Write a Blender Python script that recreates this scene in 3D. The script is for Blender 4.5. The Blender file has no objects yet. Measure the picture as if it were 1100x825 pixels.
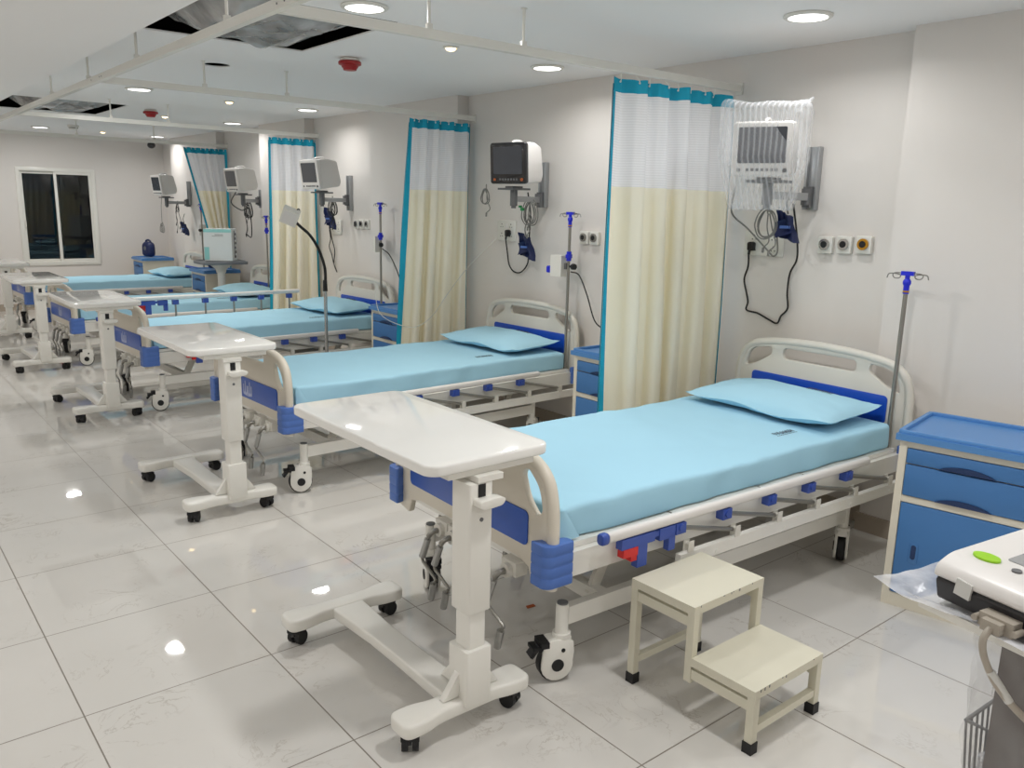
import bpy, bmesh, math, random
from mathutils import Vector, Matrix, noise
random.seed(7)
PI = math.pi
C = bpy.context.scene.collection
V = Vector

# ------------------------------------------------------------------ colours / materials
def lin(c):
    c /= 255.0
    return c / 12.92 if c <= 0.04045 else ((c + 0.055) / 1.055) ** 2.4
def S(r, g, b): return (lin(r), lin(g), lin(b), 1.0)
MATS = {}
def mat(name, col, rough=0.5, metal=0.0, coat=0.0, bump=0.0, bscale=60.0, var=0.0, vscale=8.0, alpha=1.0,
        trans=0.0, emit=None, estr=0.0, ior=1.45, sss=0.0, spec=0.5):
    m = bpy.data.materials.new(name); m.use_nodes = True
    nt = m.node_tree; b = nt.nodes['Principled BSDF']
    b.inputs['Base Color'].default_value = col
    b.inputs['Roughness'].default_value = rough
    b.inputs['Metallic'].default_value = metal
    b.inputs['Coat Weight'].default_value = coat
    b.inputs['Coat Roughness'].default_value = 0.04
    b.inputs['Alpha'].default_value = alpha
    b.inputs['Transmission Weight'].default_value = trans
    b.inputs['IOR'].default_value = ior
    b.inputs['Specular IOR Level'].default_value = spec
    if emit:
        b.inputs['Emission Color'].default_value = emit
        b.inputs['Emission Strength'].default_value = estr
    tc = nt.nodes.new('ShaderNodeTexCoord')
    if var > 0:
        n = nt.nodes.new('ShaderNodeTexNoise'); n.inputs['Scale'].default_value = vscale
        n.inputs['Detail'].default_value = 4
        nt.links.new(tc.outputs['Object'], n.inputs['Vector'])
        mx = nt.nodes.new('ShaderNodeMix'); mx.data_type = 'RGBA'
        mx.inputs['A'].default_value = tuple(min(1, c * (1 + var)) for c in col[:3]) + (1,)
        mx.inputs['B'].default_value = tuple(c * (1 - var) for c in col[:3]) + (1,)
        nt.links.new(n.outputs['Fac'], mx.inputs['Factor'])
        nt.links.new(mx.outputs['Result'], b.inputs['Base Color'])
    if bump > 0:
        n2 = nt.nodes.new('ShaderNodeTexNoise'); n2.inputs['Scale'].default_value = bscale
        nt.links.new(tc.outputs['Object'], n2.inputs['Vector'])
        bp = nt.nodes.new('ShaderNodeBump'); bp.inputs['Strength'].default_value = bump
        bp.inputs['Distance'].default_value = 0.002
        nt.links.new(n2.outputs['Fac'], bp.inputs['Height'])
        nt.links.new(bp.outputs['Normal'], b.inputs['Normal'])
    MATS[name] = m
    return m

M_wall = mat('wall_paint', S(221, 216, 211), 0.55, bump=0.05, bscale=300, var=0.01, vscale=2)
M_ceil = mat('ceiling_paint', S(244, 243, 243), 0.7, bump=0.05, bscale=200, var=0.01, vscale=2)
M_void = mat('ceiling_void_shade', S(26, 25, 24), 0.9, var=0.3, vscale=5)  # near-black colour paints the darkness inside the ceiling openings
M_base = mat('baseboard_tile', S(172, 160, 146), 0.25, var=0.08, vscale=6)
M_white = mat('white_powder_coat', S(226, 224, 217), 0.32, coat=0.2, bump=0.03, bscale=250, var=0.01)
M_top = mat('white_laminate', S(232, 231, 227), 0.07, coat=0.0, var=0.01, vscale=3)
M_cream = mat('cream_plastic', S(214, 211, 202), 0.38, bump=0.04, bscale=200, var=0.01)
M_beige = mat('beige_plastic', S(214, 207, 193), 0.4, bump=0.04, bscale=200, var=0.01)
M_blue = mat('blue_panel', S(22, 76, 186), 0.3, var=0.04)
M_bluef = mat('blue_stripe_panel', S(48, 88, 176), 0.3, var=0.04)
M_blue2 = mat('blue_bumper', S(78, 112, 182), 0.42, var=0.04)
M_blue3 = mat('blue_clamp_plastic', S(58, 82, 162), 0.35, var=0.05)
M_iv = mat('royal_blue_plastic', S(30, 42, 205), 0.3, var=0.03)
M_red = mat('red_plastic', S(205, 40, 40), 0.35, var=0.05)
M_dred = mat('detector_red', S(158, 30, 32), 0.35, var=0.05)
M_black = mat('black_rubber', S(24, 24, 26), 0.55, var=0.1)
M_grey = mat('grey_plastic', S(105, 106, 108), 0.45, var=0.05)
M_alu = mat('brushed_aluminium', S(168, 170, 172), 0.38, metal=0.6, var=0.04)
M_steel = mat('chrome_steel', S(190, 190, 188), 0.2, metal=1.0, var=0.02)
M_dsteel = mat('dull_steel', S(150, 148, 142), 0.38, metal=0.8, var=0.05)
M_gripm = mat('satin_steel_grip', S(176, 176, 174), 0.3, metal=0.75, var=0.04)
M_sheet = mat('cyan_bed_sheet', S(166, 210, 230), 0.85, bump=0.12, bscale=420, var=0.02, vscale=5, spec=0.2)
M_pill = mat('cyan_pillow_case', S(168, 211, 230), 0.85, bump=0.12, bscale=420, var=0.02, vscale=5, spec=0.2)
M_ink = mat('dark_print', S(70, 72, 84), 0.8, var=0.1)
M_net = mat('white_net_cloth', S(246, 246, 248), 0.85, spec=0.2, var=0.02)
M_creamc = mat('cream_cloth', S(248, 246, 234), 0.6, spec=0.3, var=0.03, vscale=4)
M_teal = mat('teal_cloth', S(38, 158, 188), 0.75, spec=0.2, var=0.06, vscale=20)
M_cab = mat('blue_cabinet_plastic', S(66, 116, 172), 0.4, bump=0.05, bscale=300, var=0.03)
M_cabtop = mat('blue_cabinet_top', S(82, 134, 192), 0.35, bump=0.05, bscale=300, var=0.03)
M_cabd = mat('blue_recess_shade', S(30, 52, 92), 0.5, var=0.03)  # darkened cabinet blue, painting the shade inside cut-outs and slots
M_cabb = mat('cream_cabinet_shell', S(220, 214, 198), 0.4, bump=0.04, var=0.01)
M_stool = mat('chipped_cream_paint', S(212, 208, 190), 0.45, bump=0.1, bscale=40, var=0.03)
M_screen = mat('dark_screen_glass', S(28, 29, 33), 0.12, coat=0.5, var=0.02)
M_navy = mat('navy_fabric', S(24, 36, 80), 0.42, var=0.15, bump=0.3, bscale=30)
M_cord = mat('black_cord', S(30, 29, 30), 0.5, var=0.05)
M_gcord = mat('grey_cord', S(125, 124, 120), 0.5, var=0.05)
M_wcord = mat('clear_tube', S(215, 215, 208), 0.3, var=0.02)
M_brass = mat('brass', S(196, 146, 56), 0.3, metal=0.9, var=0.05)
M_lgrey = mat('pale_grey_screen', S(150, 151, 152), 0.25, var=0.02)
M_green = mat('lime_button', S(150, 206, 30), 0.35, var=0.03)
M_ggreen = mat('green_clip', S(40, 140, 80), 0.4, var=0.03)
M_conn = mat('beige_connector', S(168, 160, 148), 0.45, var=0.04)
M_ecgw = mat('ecg_white_shell', S(222, 219, 216), 0.35, var=0.01)
M_ecgb = mat('ecg_dark_shell', S(42, 41, 43), 0.45, var=0.05)
M_tray = mat('grey_tray', S(120, 124, 130), 0.35, var=0.03)
M_carton = mat('white_carton', S(224, 230, 232), 0.5, var=0.02)
M_paleteal = mat('pale_teal_print', S(150, 212, 212), 0.5, var=0.02)
M_wrapgrey = mat('wrapped_grey_column', S(98, 92, 89), 0.35, coat=0.3, bump=0.6, bscale=14, var=0.08, vscale=5)
M_orange = mat('orange_scrap', S(176, 92, 48), 0.7, var=0.1)
M_wstick = mat('white_sticker', S(208, 208, 204), 0.6, var=0.04, vscale=60)
M_logo = mat('pale_logo_print', S(176, 184, 214), 0.5, var=0.03)
M_led = mat('led_diffuser', S(255, 255, 255), 0.4, emit=(1, 0.99, 0.97, 1), estr=5.0)
M_spot = mat('warm_spot', S(255, 236, 200), 0.4, emit=(1, 0.72, 0.36, 1), estr=7.0)
M_glass = mat('window_glass', S(235, 240, 240), 0.0, trans=1.0)
M_screenmesh = mat('insect_screen', S(105, 104, 102), 0.8, alpha=0.8, var=0.05)

def film_mat(name, col, lo, hi, scale, rough=0.18):
    m = bpy.data.materials.new(name); m.use_nodes = True
    nt = m.node_tree; b = nt.nodes['Principled BSDF']
    b.inputs['Base Color'].default_value = col; b.inputs['Roughness'].default_value = rough
    b.inputs['Specular IOR Level'].default_value = 0.7
    tc = nt.nodes.new('ShaderNodeTexCoord'); n = nt.nodes.new('ShaderNodeTexNoise')
    n.inputs['Scale'].default_value = scale; n.inputs['Detail'].default_value = 5
    nt.links.new(tc.outputs['Object'], n.inputs['Vector'])
    r = nt.nodes.new('ShaderNodeMapRange'); r.inputs['From Min'].default_value = 0.3; r.inputs['From Max'].default_value = 0.7
    r.inputs['To Min'].default_value = lo; r.inputs['To Max'].default_value = hi
    nt.links.new(n.outputs['Fac'], r.inputs['Value']); nt.links.new(r.outputs['Result'], b.inputs['Alpha'])
    bp = nt.nodes.new('ShaderNodeBump'); bp.inputs['Strength'].default_value = 0.7; bp.inputs['Distance'].default_value = 0.01
    nt.links.new(n.outputs['Fac'], bp.inputs['Height']); nt.links.new(bp.outputs['Normal'], b.inputs['Normal'])
    return m
M_film = film_mat('grey_plastic_film', S(190, 190, 190), 0.35, 0.95, 5)
M_film2 = film_mat('clear_plastic_film', S(226, 228, 232), 0.18, 0.60, 11)
M_film4 = film_mat('crinkled_sheet_film', S(222, 224, 230), 0.40, 0.85, 12)
M_film3 = film_mat('thin_wrap_film', S(200, 200, 200), 0.02, 0.30, 9)
# the film bag over the first monitor: fine upright stripes of denser plastic
def stripe_mat():
    m = bpy.data.materials.new('striped_bag_film'); m.use_nodes = True
    nt = m.node_tree; b = nt.nodes['Principled BSDF']
    b.inputs['Base Color'].default_value = S(236, 238, 242); b.inputs['Roughness'].default_value = 0.15
    tc = nt.nodes.new('ShaderNodeTexCoord'); sx = nt.nodes.new('ShaderNodeSeparateXYZ')
    nt.links.new(tc.outputs['Object'], sx.inputs['Vector'])
    ad = nt.nodes.new('ShaderNodeMath'); ad.operation = 'ADD'
    nt.links.new(sx.outputs['X'], ad.inputs[0]); nt.links.new(sx.outputs['Y'], ad.inputs[1])
    mu = nt.nodes.new('ShaderNodeMath'); mu.operation = 'MULTIPLY'; mu.inputs[1].default_value = 2 * PI / 0.0235
    nt.links.new(ad.outputs[0], mu.inputs[0])
    si = nt.nodes.new('ShaderNodeMath'); si.operation = 'SINE'; nt.links.new(mu.outputs[0], si.inputs[0])
    r = nt.nodes.new('ShaderNodeMapRange'); r.inputs['From Min'].default_value = -0.4; r.inputs['From Max'].default_value = 0.9
    r.inputs['To Min'].default_value = 0.15; r.inputs['To Max'].default_value = 0.32
    nt.links.new(si.outputs[0], r.inputs['Value']); nt.links.new(r.outputs['Result'], b.inputs['Alpha'])
    return m
M_bag = stripe_mat()

def cloth_translucent(m, amt, tint, net=False):
    nt = m.node_tree; b = nt.nodes['Principled BSDF']; out = nt.nodes['Material Output']
    t = nt.nodes.new('ShaderNodeBsdfTranslucent'); t.inputs['Color'].default_value = tint
    mx = nt.nodes.new('ShaderNodeMixShader'); mx.inputs['Fac'].default_value = amt
    nt.links.new(b.outputs[0], mx.inputs[1]); nt.links.new(t.outputs[0], mx.inputs[2])
    last = mx
    if net:  # woven net: rows of tiny openings
        tc = nt.nodes.new('ShaderNodeTexCoord'); sp = nt.nodes.new('ShaderNodeSeparateXYZ')
        nt.links.new(tc.outputs['Object'], sp.inputs['Vector'])
        mu = nt.nodes.new('ShaderNodeMath'); mu.operation = 'MULTIPLY'; mu.inputs[1].default_value = 2 * PI / 0.012
        nt.links.new(sp.outputs['Z'], mu.inputs[0])
        si = nt.nodes.new('ShaderNodeMath'); si.operation = 'SINE'; nt.links.new(mu.outputs[0], si.inputs[0])
        r = nt.nodes.new('ShaderNodeMapRange'); r.inputs['From Min'].default_value = -1; r.inputs['From Max'].default_value = 1
        r.inputs['To Min'].default_value = 0.06; r.inputs['To Max'].default_value = 0.16
        nt.links.new(si.outputs[0], r.inputs['Value'])
        tr = nt.nodes.new('ShaderNodeBsdfTransparent'); m2 = nt.nodes.new('ShaderNodeMixShader')
        nt.links.new(r.outputs['Result'], m2.inputs['Fac'])
        nt.links.new(mx.outputs[0], m2.inputs[1]); nt.links.new(tr.outputs[0], m2.inputs[2])
        last = m2
    nt.links.new(last.outputs[0], out.inputs['Surface'])
cloth_translucent(M_net, 0.25, S(240, 240, 245), True)
cloth_translucent(M_creamc, 0.26, S(250, 234, 184))

TILE, TX, TY = 0.577, 0.4223, 2.4703
def floor_mat():
    m = bpy.data.materials.new('polished_marble_tile'); m.use_nodes = True
    nt = m.node_tree; N = nt.nodes; L = nt.links; b = N['Principled BSDF']
    tc = N.new('ShaderNodeTexCoord'); sp = N.new('ShaderNodeSeparateXYZ'); L.new(tc.outputs['Object'], sp.inputs['Vector'])
    def M(op, a, bb=None):
        n = N.new('ShaderNodeMath'); n.operation = op
        for i, x in enumerate((a, bb)):
            if x is None: continue
            if isinstance(x, (int, float)): n.inputs[i].default_value = x
            else: L.new(x, n.inputs[i])
        return n.outputs[0]
    def axis(o, off):
        t = M('DIVIDE', M('SUBTRACT', o, off), TILE)
        fl = M('FLOOR', t); fr = M('SUBTRACT', t, fl)
        d = M('MINIMUM', fr, M('SUBTRACT', 1.0, fr))
        return fl, d
    fx, dx = axis(sp.outputs['X'], TX); fy, dy = axis(sp.outputs['Y'], TY)
    line = M('LESS_THAN', M('MINIMUM', dx, dy), 0.0036)
    # veins, shifted per tile
    cb = N.new('ShaderNodeCombineXYZ'); L.new(M('MULTIPLY', fx, 7.3), cb.inputs[0]); L.new(M('MULTIPLY', fy, 5.1), cb.inputs[1])
    va = N.new('ShaderNodeVectorMath'); va.operation = 'ADD'; L.new(tc.outputs['Object'], va.inputs[0]); L.new(cb.outputs[0], va.inputs[1])
    n1 = N.new('ShaderNodeTexNoise'); n1.inputs['Scale'].default_value = 5.5; n1.inputs['Detail'].default_value = 7
    n1.inputs['Roughness'].default_value = 0.62; n1.inputs['Distortion'].default_value = 1.1; L.new(va.outputs[0], n1.inputs['Vector'])
    ab = M('ABSOLUTE', M('SUBTRACT', n1.outputs['Fac'], 0.5))
    vein = N.new('ShaderNodeMapRange'); vein.inputs['From Min'].default_value = 0.0; vein.inputs['From Max'].default_value = 0.013
    vein.inputs['To Min'].default_value = 1.0; vein.inputs['To Max'].default_value = 0.0; L.new(ab, vein.inputs['Value'])
    n2 = N.new('ShaderNodeTexNoise'); n2.inputs['Scale'].default_value = 3.2; n2.inputs['Detail'].default_value = 3; L.new(va.outputs[0], n2.inputs['Vector'])
    msk = N.new('ShaderNodeMapRange'); msk.inputs['From Min'].default_value = 0.5; msk.inputs['From Max'].default_value = 0.68; L.new(n2.outputs['Fac'], msk.inputs['Value'])
    vf = M('MULTIPLY', M('MULTIPLY', vein.outputs[0], msk.outputs[0]), 0.52)
    n3 = N.new('ShaderNodeTexNoise'); n3.inputs['Scale'].default_value = 2.0; n3.inputs['Detail'].default_value = 4; L.new(va.outputs[0], n3.inputs['Vector'])
    m0 = N.new('ShaderNodeMix'); m0.data_type = 'RGBA'; m0.inputs['A'].default_value = S(216, 213, 208); m0.inputs['B'].default_value = S(206, 203, 197)
    L.new(n3.outputs['Fac'], m0.inputs['Factor'])
    m1 = N.new('ShaderNodeMix'); m1.data_type = 'RGBA'; L.new(m0.outputs['Result'], m1.inputs['A']); m1.inputs['B'].default_value = S(150, 138, 124); L.new(vf, m1.inputs['Factor'])
    m2 = N.new('ShaderNodeMix'); m2.data_type = 'RGBA'; L.new(m1.outputs['Result'], m2.inputs['A']); m2.inputs['B'].default_value = S(128, 120, 110); L.new(line, m2.inputs['Factor'])
    L.new(m2.outputs['Result'], b.inputs['Base Color'])
    b.inputs['Roughness'].default_value = 0.03; b.inputs['Specular IOR Level'].default_value = 0.55
    rr = M('ADD', M('MULTIPLY', line, 0.3), 0.025); L.new(rr, b.inputs['Roughness'])
    return m
M_floor = floor_mat()

# ------------------------------------------------------------------ mesh builder
def catmull(pts, n=8, closed=False):
    P = [V(p) for p in pts]; out = []
    k = len(P); rng = range(k if closed else k - 1)
    for i in rng:
        p0 = P[(i - 1) % k] if (closed or i > 0) else P[0] * 2 - P[1]
        p1, p2 = P[i], P[(i + 1) % k]
        p3 = P[(i + 2) % k] if (closed or i + 2 < k) else P[-1] * 2 - P[-2]
        for j in range(n):
            t = j / n
            out.append(0.5 * ((2 * p1) + (p2 - p0) * t + (2 * p0 - 5 * p1 + 4 * p2 - p3) * t * t + (3 * p1 - p0 - 3 * p2 + p3) * t ** 3))
    if not closed: out.append(P[-1].copy())
    return out
def rrect(cx, cy, w, h, r, n=5):
    o = []
    for sx, sy, a0 in ((1, 1, 0), (-1, 1, 90), (-1, -1, 180), (1, -1, 270)):
        for i in range(n + 1):
            a = math.radians(a0 + 90 * i / n)
            o.append((cx + sx * (w / 2 - r) + r * math.cos(a), cy + sy * (h / 2 - r) + r * math.sin(a)))
    return o
def roundpoly(pts, r, n=4):
    o = []; k = len(pts)
    for i in range(k):
        p = V(pts[i]).to_2d(); a = V(pts[i - 1]).to_2d(); b = V(pts[(i + 1) % k]).to_2d()
        da = a - p; db = b - p; rr = min(r, da.length * .45, db.length * .45)
        s = p + da.normalized() * rr; e = p + db.normalized() * rr
        for j in range(n + 1):
            t = j / n
            q = s * (1 - t) ** 2 + p * 2 * t * (1 - t) + e * t * t
            o.append((q.x, q.y))
    return o

class MB:
    def __init__(s): s.bm = bmesh.new(); s.X = Matrix.Identity(4); s.mi = 0
    def v(s, p): return s.bm.verts.new(s.X @ V(p))
    def f(s, vs):
        try:
            fc = s.bm.faces.new(vs); fc.material_index = s.mi; return fc
        except ValueError: return None
    def _bev(s, faces, off, seg, ang=35):
        if off <= 0: return
        es = set()
        for fc in faces:
            for e in fc.edges:
                if len(e.link_faces) == 2 and e.calc_face_angle(0) > math.radians(ang): es.add(e)
        r = bmesh.ops.bevel(s.bm, geom=list(es), offset=off, segments=seg, affect='EDGES', profile=0.5, clamp_overlap=True)
        for fc in r['faces']: fc.material_index = s.mi
    def box(s, x0, x1, y0, y1, z0, z1, bev=0.0, seg=2):
        vs = [s.v((x, y, z)) for x in (x0, x1) for y in (y0, y1) for z in (z0, z1)]
        idx = [(0, 1, 3, 2), (4, 6, 7, 5), (0, 4, 5, 1), (2, 3, 7, 6), (0, 2, 6, 4), (1, 5, 7, 3)]
        s._bev([s.f([vs[i] for i in q]) for q in idx], bev, seg); return s
    def prism(s, outer, z0, z1, holes=(), bev=0.0, seg=2, plane='xy', ang=35):
        def mp(u, w, t):
            return {'xy': (u, w, t), 'yz': (t, u, w), 'xz': (u, t, w)}[plane]
        loops = [outer] + list(holes); es = []; lv = []
        for lp in loops:
            vs = [s.v(mp(p[0], p[1], z0)) for p in lp]; lv.append(vs)
            es += [s.bm.edges.new((vs[i], vs[(i + 1) % len(vs)])) for i in range(len(vs))]
        if holes:
            r = bmesh.ops.triangle_fill(s.bm, edges=es, use_beauty=True)
            fs = [g for g in r['geom'] if isinstance(g, bmesh.types.BMFace)]
            for fc in fs: fc.material_index = s.mi
        else: fs = [s.f(lv[0])]
        vmap = {}
        for lp, vs in zip(loops, lv):
            for p, vv in zip(lp, vs): vmap[vv] = s.v(mp(p[0], p[1], z1))
        allf = list(fs)
        for fc in fs: allf.append(s.f([vmap[x] for x in reversed(fc.verts)]))
        for vs in lv:
            n = len(vs)
            for i in range(n):
                a, b2 = vs[i], vs[(i + 1) % n]; allf.append(s.f([a, b2, vmap[b2], vmap[a]]))
        allf = [a for a in allf if a]
        bmesh.ops.recalc_face_normals(s.bm, faces=allf)
        s._bev(allf, bev, seg, ang); return s
    def ring(s, c, ax, r, n, ref=None):
        ax = V(ax).normalized()
        if ref is None: ref = V((0, 0, 1)) if abs(ax.z) < .9 else V((1, 0, 0))
        u = (ref - ax * ref.dot(ax)).normalized(); w = ax.cross(u)
        return [s.v(V(c) + (u * math.cos(2 * PI * i / n) + w * math.sin(2 * PI * i / n)) * r) for i in range(n)], u
    def cyl(s, p0, p1, r0, r1=None, n=16, bev=0.0, seg=2):
        r1 = r0 if r1 is None else r1; ax = V(p1) - V(p0)
        a, u = s.ring(p0, ax, r0, n); b, _ = s.ring(p1, ax, r1, n, u)
        fs = [s.f([a[i], a[(i + 1) % n], b[(i + 1) % n], b[i]]) for i in range(n)]
        fs += [s.f(a[::-1]), s.f(b)]
        s._bev(fs, bev, seg, 50); return s
    def tube(s, pts, r, n=8, closed=False, smooth=0):
        P = catmull(pts, smooth, closed) if smooth else [V(p) for p in pts]
        k = len(P); rings = []; u = None
        for i in range(k):
            if closed: t = P[(i + 1) % k] - P[i - 1]
            else: t = P[min(i + 1, k - 1)] - P[max(i - 1, 0)]
            rr = r(i / (k - 1)) if callable(r) else r
            rg, u = s.ring(P[i], t, rr, n, u); rings.append(rg)
        for i in range(k if closed else k - 1):
            a, b = rings[i], rings[(i + 1) % k]
            if closed and i == k - 1:
                d0 = min(range(n), key=lambda q: (a[0].co - b[q].co).length); b = b[d0:] + b[:d0]
            for j in range(n): s.f([a[j], a[(j + 1) % n], b[(j + 1) % n], b[j]])
        if not closed: s.f(rings[0][::-1]); s.f(rings[-1])
        return s
    def lathe(s, prof, n=20, closed_ends=True):
        rings = []
        for r, z in prof:
            rings.append([s.v((max(r, 1e-4) * math.cos(2 * PI * i / n), max(r, 1e-4) * math.sin(2 * PI * i / n), z)) for i in range(n)])
        for a, b in zip(rings, rings[1:]):
            for j in range(n): s.f([a[j], a[(j + 1) % n], b[(j + 1) % n], b[j]])
        if closed_ends: s.f(rings[0][::-1]); s.f(rings[-1])
        return s
    def grid(s, fn, nu, nv):
        g = [[s.v(fn(i / nu, j / nv)) for j in range(nv + 1)] for i in range(nu + 1)]
        for i in range(nu):
            for j in range(nv): s.f([g[i][j], g[i + 1][j], g[i + 1][j + 1], g[i][j + 1]])
        return s
    def rbox(s, hx, hy, hz, r, nx=10, ny=10, nz=4, fn=None, c=(0, 0, 0)):
        """rounded box of half sizes, evenly gridded; fn(p)->p displaces"""
        seen = {}; 
        def pt(x, y, z):
            q = V((x * hx, y * hy, z * hz)); k = (round(q.x, 5), round(q.y, 5), round(q.z, 5))
            if k in seen: return seen[k]
            inn = V((max(-hx + r, min(hx - r, q.x)), max(-hy + r, min(hy - r, q.y)), max(-hz + r, min(hz - r, q.z))))
            d = q - inn
            p = inn + d.normalized() * r if d.length > 1e-9 else q
            if fn: p = fn(p)
            seen[k] = s.v(p + V(c)); return seen[k]
        def st(n, h):  # extra rows near the ends
            e = min(.9, r / h); L = [-1, -1 + e * .25, -1 + e * .6, -1 + e]
            return L + [(-1 + e) + (2 - 2 * e) * i / n for i in range(1, n)] + [-x for x in reversed(L)]
        ax, ay, az = st(nx, hx), st(ny, hy), st(nz, hz)
        def face(A, B, mk, flip):
            for i in range(len(A) - 1):
                for j in range(len(B) - 1):
                    q = [mk(A[i], B[j]), mk(A[i + 1], B[j]), mk(A[i + 1], B[j + 1]), mk(A[i], B[j + 1])]
                    q = list(dict.fromkeys(q))
                    if len(q) > 2: s.f(q[::-1] if flip else q)
        for sg in (1, -1):
            face(ax, ay, lambda a, b: pt(a, b, sg), sg < 0)
            face(ay, az, lambda a, b: pt(sg, a, b), sg < 0)
            face(ax, az, lambda a, b: pt(a, sg, b), sg > 0)
        return s
    def ball(s, c, rx, ry=None, rz=None, n=14):
        ry = ry or rx; rz = rz or rx
        r = bmesh.ops.create_uvsphere(s.bm, u_segments=n, v_segments=max(6, n // 2), radius=1)
        mx = s.X @ Matrix.Translation(V(c)) @ Matrix.Diagonal((rx, ry, rz, 1))
        bmesh.ops.transform(s.bm, matrix=mx, verts=r['verts'])
        for vv in r['verts']:
            for fc in vv.link_faces: fc.material_index = s.mi
        return s
    def build(s, name, m, parent=None, loc=None, ang=40, mats=None):
        bmesh.ops.recalc_face_normals(s.bm, faces=s.bm.faces[:])
        me = bpy.data.meshes.new(name); s.bm.to_mesh(me); s.bm.free()
        for mm in (mats or [m]): me.materials.append(mm)
        for p in me.polygons: p.use_smooth = True
        me.set_sharp_from_angle(angle=math.radians(ang))
        o = bpy.data.objects.new(name, me); C.objects.link(o)
        if parent: o.parent = parent
        if loc: o.location = loc
        return o
    def build_open(s, *a, **k):  # surfaces: keep the winding as made
        bm = s.bm; me = bpy.data.meshes.new(a[0]); bm.to_mesh(me); bm.free()
        me.materials.append(a[1])
        for p in me.polygons: p.use_smooth = True
        o = bpy.data.objects.new(a[0], me); C.objects.link(o)
        if len(a) > 2 and a[2]: o.parent = a[2]
        return o
def RZ(a): return Matrix.Rotation(a, 4, 'Z')
def RX(a): return Matrix.Rotation(a, 4, 'X')
def RY(a): return Matrix.Rotation(a, 4, 'Y')
def T(x, y, z): return Matrix.Translation((x, y, z))

def tag(o, label=None, cat=None, group=None, kind=None):
    if label: o['label'] = label
    if cat: o['category'] = cat
    if group: o['group'] = group
    if kind: o['kind'] = kind
    return o
def thing(name, label, cat, loc=(0, 0, 0), rz=0, group=None):
    o = bpy.data.objects.new(name, None); C.objects.link(o)
    o.location = loc; o.rotation_euler = (0, 0, rz); o.empty_display_size = 0.1
    return tag(o, label, cat, group)
def dup(o, loc=None, rz=None, label=None, group=None, parent=None, drop=0.0, keep=(), skip=()):
    c = o.copy(); C.objects.link(c)
    if parent: c.parent = parent
    if loc is not None: c.location = loc
    if rz is not None: c.rotation_euler = (0, 0, rz)
    if label: c['label'] = label
    if group: c['group'] = group
    for ch in list(o.children):
        if ch in skip: continue
        d = dup(ch, parent=c)
        if drop and ch.name.split('.')[0] not in keep: d.location.z -= drop
    return c

# ------------------------------------------------------------------ the room
ZC, ZS, XS = 2.31, 2.20, 1.12            # ceiling, lowered ceiling over the aisle, its edge
XP, XR = 3.745, 3.845                    # pillar face and recessed face of the right wall
YF, XL, YN = 12.7, -3.4, -2.6
WALL = [(XP, YN), (XP, 1.87), (XR, 1.87), (XR, 5.28), (XP, 5.28), (XP, 6.6), (XR, 6.6), (XR, 7.88), (XP, 7.88), (XP, 9.0), (XR, 9.0), (XR, 10.30), (XP, 10.30), (XP, 12.05), (XR, 12.05), (XR, YF)]
def struct(o): o['kind'] = 'structure'; return o
b = MB(); b.box(XL - .1, XR + .3, YN - .1, YF + .2, -0.1, 0.0); struct(b.build('floor', M_floor))
b = MB(); b.prism(WALL + [(XR + .25, YF), (XR + .25, YN)], 0.0, ZC + .1); struct(b.build('wall_right', M_wall, ang=20))
WX0, WX1, WZ0, WZ1 = 1.975, 2.905, 0.60, 1.865
b = MB(); b.prism([(XL - .1, 0), (XR + .25, 0), (XR + .25, ZC + .1), (XL - .1, ZC + .1)], YF, YF + .15,
                  holes=[[(WX0, WZ0), (WX1, WZ0), (WX1, WZ1), (WX0, WZ1)]], plane='xz'); struct(b.build('wall_back', M_wall, ang=20))
b = MB(); b.box(XL - .1, XL, YN - .1, YF, 0, ZC + .1); struct(b.build('wall_left', M_wall))
b = MB(); b.box(XL, XR + .25, YN - .1, YN, 0, ZC + .1); struct(b.build('wall_front', M_wall))
# ceiling with two open access panels and one empty lamp cut-out; lowered part on the aisle side
H1 = (1.22, 2.13, 3.45, 4.48); H2 = (1.30, 2.20, 8.15, 9.35); HC = (1.955, 5.30, 0.078)
def rect(h): return [(h[0], h[2]), (h[1], h[2]), (h[1], h[3]), (h[0], h[3])]
HQ = (HC[0] - .12, HC[0] + .12, HC[1] - .12, HC[1] + .12)
circ = [(HC[0] + HC[2] * math.cos(2 * PI * i / 24), HC[1] + HC[2] * math.sin(2 * PI * i / 24)) for i in range(24)]
b = MB()
b.prism([(XS, YN), (XR + .2, YN), (XR + .2, YF + .1), (XS, YF + .1)], ZC, ZC + .007, holes=[rect(H1), rect(H2), rect(HQ)])
b.prism(rect(HQ), ZC, ZC + .007, holes=[list(reversed(circ))])
b.box(XL, XS, YN, YF + .1, ZS, ZC + .007)
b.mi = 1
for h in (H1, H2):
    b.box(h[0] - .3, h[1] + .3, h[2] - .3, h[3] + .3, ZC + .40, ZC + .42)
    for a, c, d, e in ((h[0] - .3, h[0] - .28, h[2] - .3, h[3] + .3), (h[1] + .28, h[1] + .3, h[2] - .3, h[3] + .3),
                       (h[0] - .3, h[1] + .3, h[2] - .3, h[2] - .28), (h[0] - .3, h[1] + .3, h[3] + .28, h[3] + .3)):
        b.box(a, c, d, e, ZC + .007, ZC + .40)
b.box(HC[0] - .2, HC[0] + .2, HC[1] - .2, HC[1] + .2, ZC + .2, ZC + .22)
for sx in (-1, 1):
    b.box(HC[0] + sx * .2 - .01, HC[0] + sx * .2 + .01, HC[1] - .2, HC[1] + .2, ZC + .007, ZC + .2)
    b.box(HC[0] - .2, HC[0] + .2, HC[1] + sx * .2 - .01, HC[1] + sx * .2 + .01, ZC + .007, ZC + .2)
struct(b.build('ceiling', M_ceil, mats=[M_ceil, M_void], ang=20))
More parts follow.
